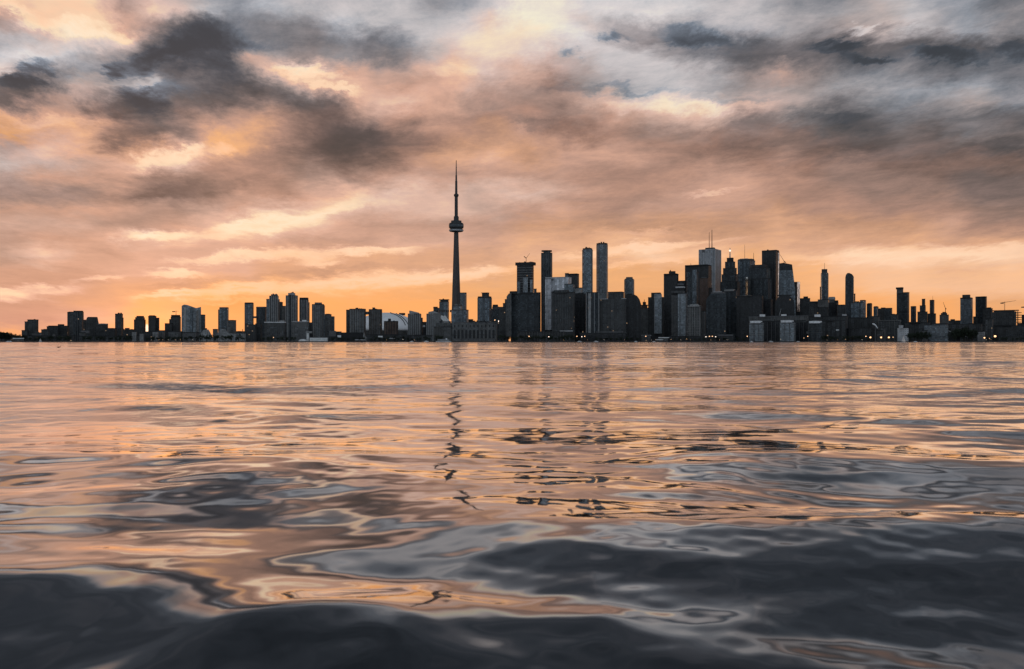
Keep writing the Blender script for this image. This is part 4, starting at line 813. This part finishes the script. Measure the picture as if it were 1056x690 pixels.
crest([(520, 566), (600, 574), (720, 574), (860, 567), (980, 565), (1200, 572)], .064, .50, .38, .12)
crest([(-200, 606), (40, 608), (140, 612), (240, 626), (330, 642), (450, 660)], .050, .29, .28, .09)
crest([(380, 652), (520, 664), (680, 678), (820, 694), (1000, 724)], .024, .20, .22, .10)
crest([(430, 622), (520, 634), (640, 646)], .012, .10, .14, .05)
crest([(690, 486), (800, 480), (930, 482), (1250, 490)], .046, .55, .8, .15)
crest([(200, 500), (300, 494), (420, 502)], .018, .5, .6, .15)
vv = np.stack([Xg.ravel(), Yg.ravel(), Z.ravel()], 1)
ii = np.arange(NR * NC).reshape(NR, NC)
quads = np.stack([ii[:-1, :-1].ravel(), ii[:-1, 1:].ravel(), ii[1:, 1:].ravel(), ii[1:, :-1].ravel()], 1)
# calm aprons to both sides and behind the camera complete the lake
nb = len(vv); far = 40000.0
me = bpy.data.meshes.new('water')
verts = np.vstack([vv, np.array([(-far, d[-1], 0), (-far, -3000, 0), (far, -3000, 0), (far, d[-1], 0)])])
# wide side sheets would meet the fan edge in one long polygon; split them into plain strips instead
fl = []
for k in range(NR - 1): fl.append((int(ii[k, 0]), int(ii[k + 1, 0]), nb)) if k > NR // 2 else fl.append((int(ii[k, 0]), int(ii[k + 1, 0]), nb + 1))
fl.append((int(ii[NR // 2 + 1, 0]), nb, nb + 1))
for k in range(NR - 1): fl.append((int(ii[k + 1, -1]), int(ii[k, -1]), nb + 3)) if k > NR // 2 else fl.append((int(ii[k + 1, -1]), int(ii[k, -1]), nb + 2))
fl.append((int(ii[NR // 2 + 1, -1]), nb + 2, nb + 3))
for k in range(NC - 1): fl.append((int(ii[0, k + 1]), int(ii[0, k]), nb + 1)) if k < NC // 2 else fl.append((int(ii[0, k + 1]), int(ii[0, k]), nb + 2))
fl.append((int(ii[0, NC // 2]), nb + 1, nb + 2))
tri = np.array(fl, dtype=np.int32)
nq_, nt_ = len(quads), len(tri)
me.vertices.add(len(verts)); me.vertices.foreach_set('co', verts.astype(np.float32).ravel())
me.loops.add(nq_ * 4 + nt_ * 3); me.loops.foreach_set('vertex_index', np.concatenate([quads.ravel(), tri.ravel()]).astype(np.int32))
me.polygons.add(nq_ + nt_)
me.polygons.foreach_set('loop_start', np.concatenate([np.arange(nq_) * 4, nq_ * 4 + np.arange(nt_) * 3]).astype(np.int32))
me.polygons.foreach_set('use_smooth', np.concatenate([np.ones(nq_, bool), np.zeros(nt_, bool)]))
me.validate()
me.update()
m, nt, b = newmat('lake_water')
tc = nt.new('ShaderNodeTexCoord')
px_, py_, pz_ = nt.sep(tc.outputs['Object'])
n4 = nt.noise(nt.comb(nt.math('MULTIPLY', px_, .55), py_, 7), 16.0, 4, .6, .5)
geo = nt.new('ShaderNodeNewGeometry')
dist = py_
v1 = nt.comb(nt.math('MULTIPLY', px_, .30), nt.math('MULTIPLY', py_, 1.0), 0)
n1 = nt.noise(v1, 1.1, 3, .5, .4)
n2 = nt.noise(v1, .16, 3, .55, .3)
n3 = nt.noise(nt.comb(nt.math('MULTIPLY', px_, .45), nt.math('MULTIPLY', py_, 1.0), 3), 3.6, 3, .5, .3)
hgt = nt.math('ADD', nt.math('MULTIPLY', n4, nt.maprange(dist, 3.5, 9, 0, .0012)), nt.math('MULTIPLY', nt.math('MULTIPLY', n3, nt.maprange(dist, 6, 22, 0, 1)), .050)); hgt = nt.math('ADD', hgt, nt.math('ADD', nt.math('MULTIPLY', nt.math('MULTIPLY', n1, nt.maprange(dist, 30, 160, 0, 1)), .11), nt.math('MULTIPLY', nt.math('MULTIPLY', n2, nt.maprange(dist, 120, 500, 0, 1)), .45)))
bp = nt.new('ShaderNodeBump'); bp.inputs['Strength'].default_value = 1.0; bp.inputs['Distance'].default_value = 1.0
nt.link(hgt, bp.inputs['Height'])
# dark lake body under a mirror skin whose strength grows towards grazing view
nt.n.remove(b)
lw_ = nt.new('ShaderNodeLayerWeight'); lw_.inputs['Blend'].default_value = .5; nt.link(bp.outputs[0], lw_.inputs['Normal'])
fr = nt.math('MULTIPLY_ADD', nt.math('POWER', lw_.outputs['Facing'], 3.4), 1.22, .02)
fr = nt.math('MINIMUM', fr, .97)
db = nt.new('ShaderNodeBsdfDiffuse'); db.inputs['Color'].default_value = (0.009, 0.0135, 0.016, 1)
gb = nt.new('ShaderNodeBsdfGlossy'); gb.inputs['Roughness'].default_value = .05; gb.inputs['Color'].default_value = (1, 1, 1, 1)
nt.link(bp.outputs[0], gb.inputs['Normal'])
ms = nt.new('ShaderNodeMixShader'); nt.link(fr, ms.inputs[0]); nt.link(db.outputs[0], ms.inputs[1]); nt.link(gb.outputs[0], ms.inputs[2])
nt.link(ms.outputs[0], nt.n['Material Output'].inputs[0])
me.materials.append(m)
wo = bpy.data.objects.new('water', me); col.objects.link(wo); wo['kind'] = 'structure'

# ------------------------------------------------------------------ sky
VROWS = """89958765 66666556 88777766 55566554
48975324 44666667 88754555 54566554
56894124 43434678 88743332 32122222
67653347 64434678 87666432 22223233
73544346 99766787 76566654 64444343
32666434 68876786 64556655 55555554
22631436 34777775 55678887 65344454
76632467 53455665 54567774 54223332
77753588 53223556 64455544 43223233
57866988 53223467 66665543 43223332
66678855 54334677 66666554 54443333
56664445 55556666 66555566 55444333
44443346 57877777 87655666 55544433
66665566 88877776 66556666 65555544
66655688 88766666 66666666 76666655
56677777 76667776 77788777 77777777
68767777 77777777 88889998 88999999
66677777 77777777 88888888 89999889
66677788 88888888 88888888 89999999
66778888 99999999 88888888 88999988
66788999 99999999 99999999 99999999
88889999 99999999 99999999 99999999""".replace(' ', '').split('\n')
WROWS = """55544310 01111101 22111111 11121001
35454210 11011113 22211100 11221101
12343011 11000123 32111000 11111111
01122235 32112233 32111101 11000000
21111234 55544453 43211112 42101000
21331124 45555553 44211112 22110000
22430335 34544554 44443334 32110120
65541456 54445554 54454443 32111111
76653477 54334556 55554443 43222212
34666567 54334566 65555554 44333332
23455455 54445665 65555555 55444444
35554445 54455555 55555555 55444433
33343345 55544444 44555555 55544433
55554445 44444444 55555555 65555544
44444554 44555555 66666666 66666555
45554555 55555555 66666666 66666666
44555555 66666666 66665667 66555555
55555555 66666666 77777777 77666666
55566677 77777777 77777777 77766666
55667788 88888888 88888888 88888877
55567788 88888888 88888888 88888888
77778888 88888888 88888888 88888888""".replace(' ', '').split('\n')
SUN_PX, SUN_PY = 151.6, 339.6
sun_az = math.atan((SUN_PX - HX) / FPX); sun_el = math.atan((HY - SUN_PY) / FPX * math.cos(sun_az))
w = bpy.data.worlds.new('World'); sc.world = w; w.use_nodes = True
nt = NT(w.node_tree); nt.n.clear()
out = nt.new('ShaderNodeOutputWorld'); bg = nt.new('ShaderNodeBackground'); nt.link(bg.outputs[0], out.inputs[0])
tc = nt.new('ShaderNodeTexCoord'); dirv = nt.vmath('NORMALIZE', tc.outputs['Generated'])
dx, dyy, dz = nt.sep(dirv)
hyp = nt.math('SQRT', nt.math('ADD', nt.math('MULTIPLY', dx, dx), nt.math('MULTIPLY', dyy, dyy)))
yq = nt.math('MAXIMUM', dyy, nt.math('MULTIPLY', hyp, .72))
yq = nt.math('MAXIMUM', yq, .05)
tu = nt.math('DIVIDE', dx, yq); tv = nt.math('DIVIDE', dz, yq)
# cloud layers: noise in a stretched, slightly tilted direction space so that streaks lie almost flat
hk = nt.math('ADD', nt.math('MAXIMUM', tv, -.05), .17)
sk = nt.comb(nt.math('DIVIDE', tu, hk), nt.math('ADD', nt.math('DIVIDE', -.73, nt.math('SUBTRACT', hk, .017)), nt.math('MULTIPLY', nt.math('DIVIDE', tu, hk), -.12)), nt.math('MULTIPLY', dyy, .4))
wl = nt.noise(sk, 1.1, 6, .58, .2, True)
wf = nt.noise(nt.vmath('ADD', sk, (7.3, 2.1, 5.5)), 5.0, 9, .68, .2, True)
wl_, wf_ = nt.sep(wl), nt.sep(wf)
# low streaky bands are warped less than the tumbling upper clouds
up_ = nt.maprange(tv, .05, .26, .35, 1.0)
def warp(i, a, b_): return nt.math('MULTIPLY', up_, nt.math('ADD', nt.math('MULTIPLY_ADD', wl_[i], a, -.5 * a), nt.math('MULTIPLY_ADD', wf_[i], b_, -.5 * b_)))
u2 = nt.math('ADD', tu, warp(0, .10, .12)); v2 = nt.math('ADD', tv, warp(1, .036, .075))
fac = nt.math('MULTIPLY_ADD', u2, FPX / 1056.0, .5)
py = nt.math('MULTIPLY_ADD', v2, -FPX, HY)          # elevation expressed on the photo's row scale
acc = None; prev = None
rows = list(zip(VROWS, WROWS))
ext_rows = [(-150, [2.0] * 32, [0.] * 32), (-75, [3.2 + .9 * math.sin(i * .7) for i in range(32)], [.3] * 32)]
alls = []
for yv, V, Wd in ext_rows: alls.append((yv, V, Wd))
alls.insert(0, (-700, [1.3] * 32, [0.] * 32))
for i, (a, b_) in enumerate(rows): alls.append((8 + 16 * i, [int(ch) for ch in a], [max(int(ch), .6) for ch in b_]))
alls.append((362, [8.6] * 32, [8] * 32))
for yv, V, Wd in alls:
    assert len(V) == 32 and len(Wd) == 32, (yv, len(V), len(Wd))
    cr = nt.new('ShaderNodeValToRGB'); el = cr.color_ramp.elements
    cr.color_ramp.interpolation = 'LINEAR'
    while len(el) < 32: el.new(.5)
    for k in range(32): el[k].position = (k + .5) / 32
    for k in range(32): el[k].color = (V[k] / 9, Wd[k] / 9, 0, 1)
    nt.link(fac, cr.inputs[0])
    if acc is None: acc = cr.outputs[0]
    else: acc = nt.mix(nt.maprange(py, prev, yv), acc, cr.outputs[0])
    prev = yv
Vv, Wv, _ = nt.sep(acc)
# single lit streaks and dark cloud bodies: centre, half length, half thickness, tilt, strength
FEAT = [(30,301,44,4.5,3,.32),(20,308,30,3,0,.2),(100,288,26,2.5,8,.16),(178,284,26,3.5,-3,.3),(172,304,30,3,6,.36),(225,300,46,5,6,.36),(300,296,70,5,4,.34),
 (390,291,64,8,3,.34),(450,285,50,6,6,.3),(510,281,32,4,6,.25),(240,310,32,1.6,3,.16),(160,245,28,6,3,.36),(230,240,60,8,8,.14),(250,265,60,4,6,.26),(330,262,50,4,5,.26),
 (395,258,32,4,4,.3),(330,271,22,4,0,.25),(280,228,50,7,10,.2),(345,213,60,6,8,.12),(640,259,52,4,6,.26),(695,252,50,3.5,6,.22),(660,272,60,2.5,4,.15),(670,238,30,3,2,.1),
 (950,262,90,7,2,.18),(860,266,50,4,4,.14),(1020,258,40,5,2,.12),(740,199,25,2,4,.12),(60,24,42,6,0,.28),(105,34,32,5,0,.28),(20,10,26,5,-10,.2),(170,160,24,7,20,.32),(182,150,18,5,25,.22),
 (222,148,13,7,0,.22),(150,83,14,5,10,.16),(305,70,25,6,-8,.28),(325,88,23,4,-20,.22),(475,78,35,7,3,.15),(700,108,70,6,0,.10),(20,80,16,3,0,.16),(880,27,12,3,10,.2),(60,130,50,5,-6,.12),
 (195,80,110,55,-25,-.10),(320,125,120,18,-22,-.06),(190,40,52,20,-5,-.20),(132,108,44,17,5,-.22),(125,145,22,10,0,-.2),(222,72,46,12,-28,-.16),(290,92,40,9,-18,-.14),(255,45,30,10,0,-.12),(118,72,9,8,0,-.3),(30,92,34,8,-8,-.28),(45,72,17,8,30,-.2),(160,56,32,9,20,-.26),(340,150,70,14,5,-.10),(200,192,60,7,8,-.12),
 (640,93,70,4,2,-.12),(760,97,40,3,-3,-.12),(640,38,13,5,0,-.18),(720,36,32,9,-10,-.2),(860,43,22,6,5,-.3),(975,50,26,7,0,-.26),(900,54,20,4,-10,-.22),(1040,45,20,8,0,-.14),(605,64,9,4,0,-.18),
 (560,130,30,4,0,-.12),(850,125,60,9,0,-.12),(1030,152,30,6,0,-.1),(460,304,60,3,2,-.04),(330,281,70,3,4,-.08),(200,293,60,2.5,6,-.08),(60,265,70,4,6,-.06)]
pv = nt.comb(nt.math('MULTIPLY_ADD', u2, FPX, HX), py, 0)
fsum = 0.0
for fx, fy, fl, ft, fa, am in FEAT:
    mp = nt.new('ShaderNodeMapping', vector_type='TEXTURE'); nt.link(pv, mp.inputs[0])
    mp.inputs['Location'].default_value = (fx, fy, 0); mp.inputs['Rotation'].default_value = (0, 0, R(-fa)); mp.inputs['Scale'].default_value = (fl * 1.5, ft * 1.5, 1)
    fsum = nt.math('ADD', nt.maprange(nt.vmath('LENGTH', mp.outputs[0]), 0.0, 1.3, am * ((1.0 if fy > 195 else .9) if am > 0 else .95), 0, 'SMOOTHERSTEP'), fsum)
nq = nt.noise(nt.vmath('ADD', sk, (1.7, 4.4, 0)), 3.4, 8, .68, .4)
fsum = nt.math('MULTIPLY', fsum, nt.maprange(nq, .3, .7, .45, 1.55))
Vv = nt.math('ADD', Vv, fsum)
Wv = nt.math('MULTIPLY_ADD', nt.math('MAXIMUM', fsum, 0.0), -.26, Wv)
Wv = nt.math('MULTIPLY_ADD', nt.math('MULTIPLY', nt.math('MINIMUM', fsum, 0.0), nt.maprange(tv, .14, .30, .3, 1.05)), 1.0, Wv)
Wv = nt.math('MAXIMUM', Wv, nt.math('MULTIPLY_ADD', Vv, .75, -.45))
# wisps and billows
n1 = nt.noise(sk, 2.4, 10, .70, .4)
n2 = nt.noise(nt.vmath('ADD', nt.vmath('MULTIPLY', sk, (.6, 1.0, 1.0)), (3, 9, 1)), 9.5, 8, .72, .3)
amp = nt.maprange(tv, .02, .20, .13, .55)
det = nt.math('ADD', nt.math('MULTIPLY', nt.math('SUBTRACT', n1, .5), amp), nt.math('MULTIPLY', nt.math('SUBTRACT', n2, .5), nt.math('MULTIPLY', amp, .95)))
Vd = nt.math('ADD', nt.math('MULTIPLY_ADD', Vv, 1.16, -.09), det)
Vs = nt.maprange(Vd, -.20, 1.24, .265, .985, 'SMOOTHSTEP')       # display value of the brightest channel

lin = nt.math('POWER', Vs, 2.25)
ramp = nt.new('ShaderNodeValToRGB'); el = ramp.color_ramp.elements
cols = [(.86, .93, 1.0), (.99, .97, .975), (1, .925, .90), (1, .87, .825), (1, .825, .75), (1, .785, .69), (1, .758, .615), (1, .73, .52), (1, .695, .445), (1, .675, .39)]
while len(el) < 10: el.new(.5)
for k in range(10): el[k].position = k / 9
for k in range(10): el[k].color = tuple(q ** 2.25 for q in cols[k]) + (1,)
nt.link(nt.math('ADD', Wv, nt.math('MULTIPLY', det, .35)), ramp.inputs[0])
# darker cloud bodies lean to mauve
r_, g_, b_ = nt.sep(ramp.outputs[0])
boost = nt.math('MULTIPLY', nt.maprange(Vd, .84, 1.02, 0, 1), nt.maprange(Wv, .80, .45, 0, 1))
g_ = nt.math('MULTIPLY', nt.math('MULTIPLY', g_, nt.maprange(Vv, .1, .75, .93, 1.0)), nt.math('MULTIPLY_ADD', boost, .13, 1.0))
b_ = nt.math('MULTIPLY', b_, nt.math('MULTIPLY_ADD', boost, -.04, 1.0))
ccol = nt.vmath('MULTIPLY', nt.comb(r_, g_, b_), nt.comb(lin, lin, lin))
# sky away from the sunset: dull blue grey, brighter low in the east
bn = nt.noise(sk, 1.7, 5, .6)
bk = nt.maprange(dz, -.05, .8, 1.0, .42)
bk = nt.math('MULTIPLY', bk, nt.maprange(bn, .3, .7, .8, 1.2))
bcol = nt.vmath('MULTIPLY', (.54, .63, .73), nt.comb(bk, bk, bk))
fb = nt.maprange(dyy, -.35, .55, 1, 0, 'SMOOTHSTEP')
cfin = nt.mix(fb, ccol, bcol)
# sun glow low between the towers
sd = (math.sin(sun_az) * math.cos(sun_el), math.cos(sun_az) * math.cos(sun_el), math.sin(sun_el))
ca = nt.vmath('DOT_PRODUCT', dirv, sd)
halo = nt.math('POWER', nt.math('MAXIMUM', ca, 0), 2600.0)
disc = nt.maprange(ca, math.cos(R(.34)), math.cos(R(.17)), 0, 1)
glow = nt.vmath('ADD', nt.vmath('MULTIPLY', (.30, .10, .0), nt.comb(halo, halo, halo)), nt.vmath('MULTIPLY', (.40, .62, .60), nt.comb(disc, disc, disc)))
sky = nt.new('ShaderNodeTexSky', sky_type='NISHITA'); sky.sun_disc = False
sun_low = R(.2)
sky.sun_elevation = sun_low; sky.sun_rotation = sun_az
skb = nt.vmath('MULTIPLY', sky.outputs[0], (.02, .02, .02))     # clear sky showing faintly through the cloud
nt.link(nt.vmath('ADD', nt.vmath('ADD', cfin, glow), skb), bg.inputs[0])
bg.inputs[1].default_value = 1.0
w.cycles.sampling_method = 'MANUAL'; w.cycles.sample_map_resolution = 1024

# ------------------------------------------------------------------ sun and camera
sl = bpy.data.lights.new('sun', 'SUN'); sl.energy = 1.0; sl.angle = R(.5); sl.color = (1.0, .62, .34)
so = bpy.data.objects.new('sun', sl); col.objects.link(so)
so.rotation_euler = Vector((math.sin(sun_az) * math.cos(sun_low), math.cos(sun_az) * math.cos(sun_low), math.sin(sun_low))).to_track_quat('Z', 'Y').to_euler(); so.location = (-500, 800, 900)
cam = bpy.data.cameras.new('camera'); co = bpy.data.objects.new('camera', cam); col.objects.link(co); sc.camera = co
co.location = (0, 0, CAMH); co.rotation_euler = (R(90), 0, 0)
cam.sensor_width = 36; cam.lens = 36 * FPX / 1056; cam.shift_y = 7.5 / 1056
cam.clip_start = .05; cam.clip_end = 100000
cam.dof.use_dof = True; cam.dof.focus_distance = 60; cam.dof.aperture_fstop = 8
sc.view_settings.view_transform = 'Standard'; sc.view_settings.look = 'None'; sc.view_settings.exposure = 0; sc.view_settings.gamma = 1
sc.cycles.max_bounces = 5; sc.cycles.use_denoising = True; sc.cycles.sample_clamp_indirect = 4
sc.cycles.filter_width = 1.5
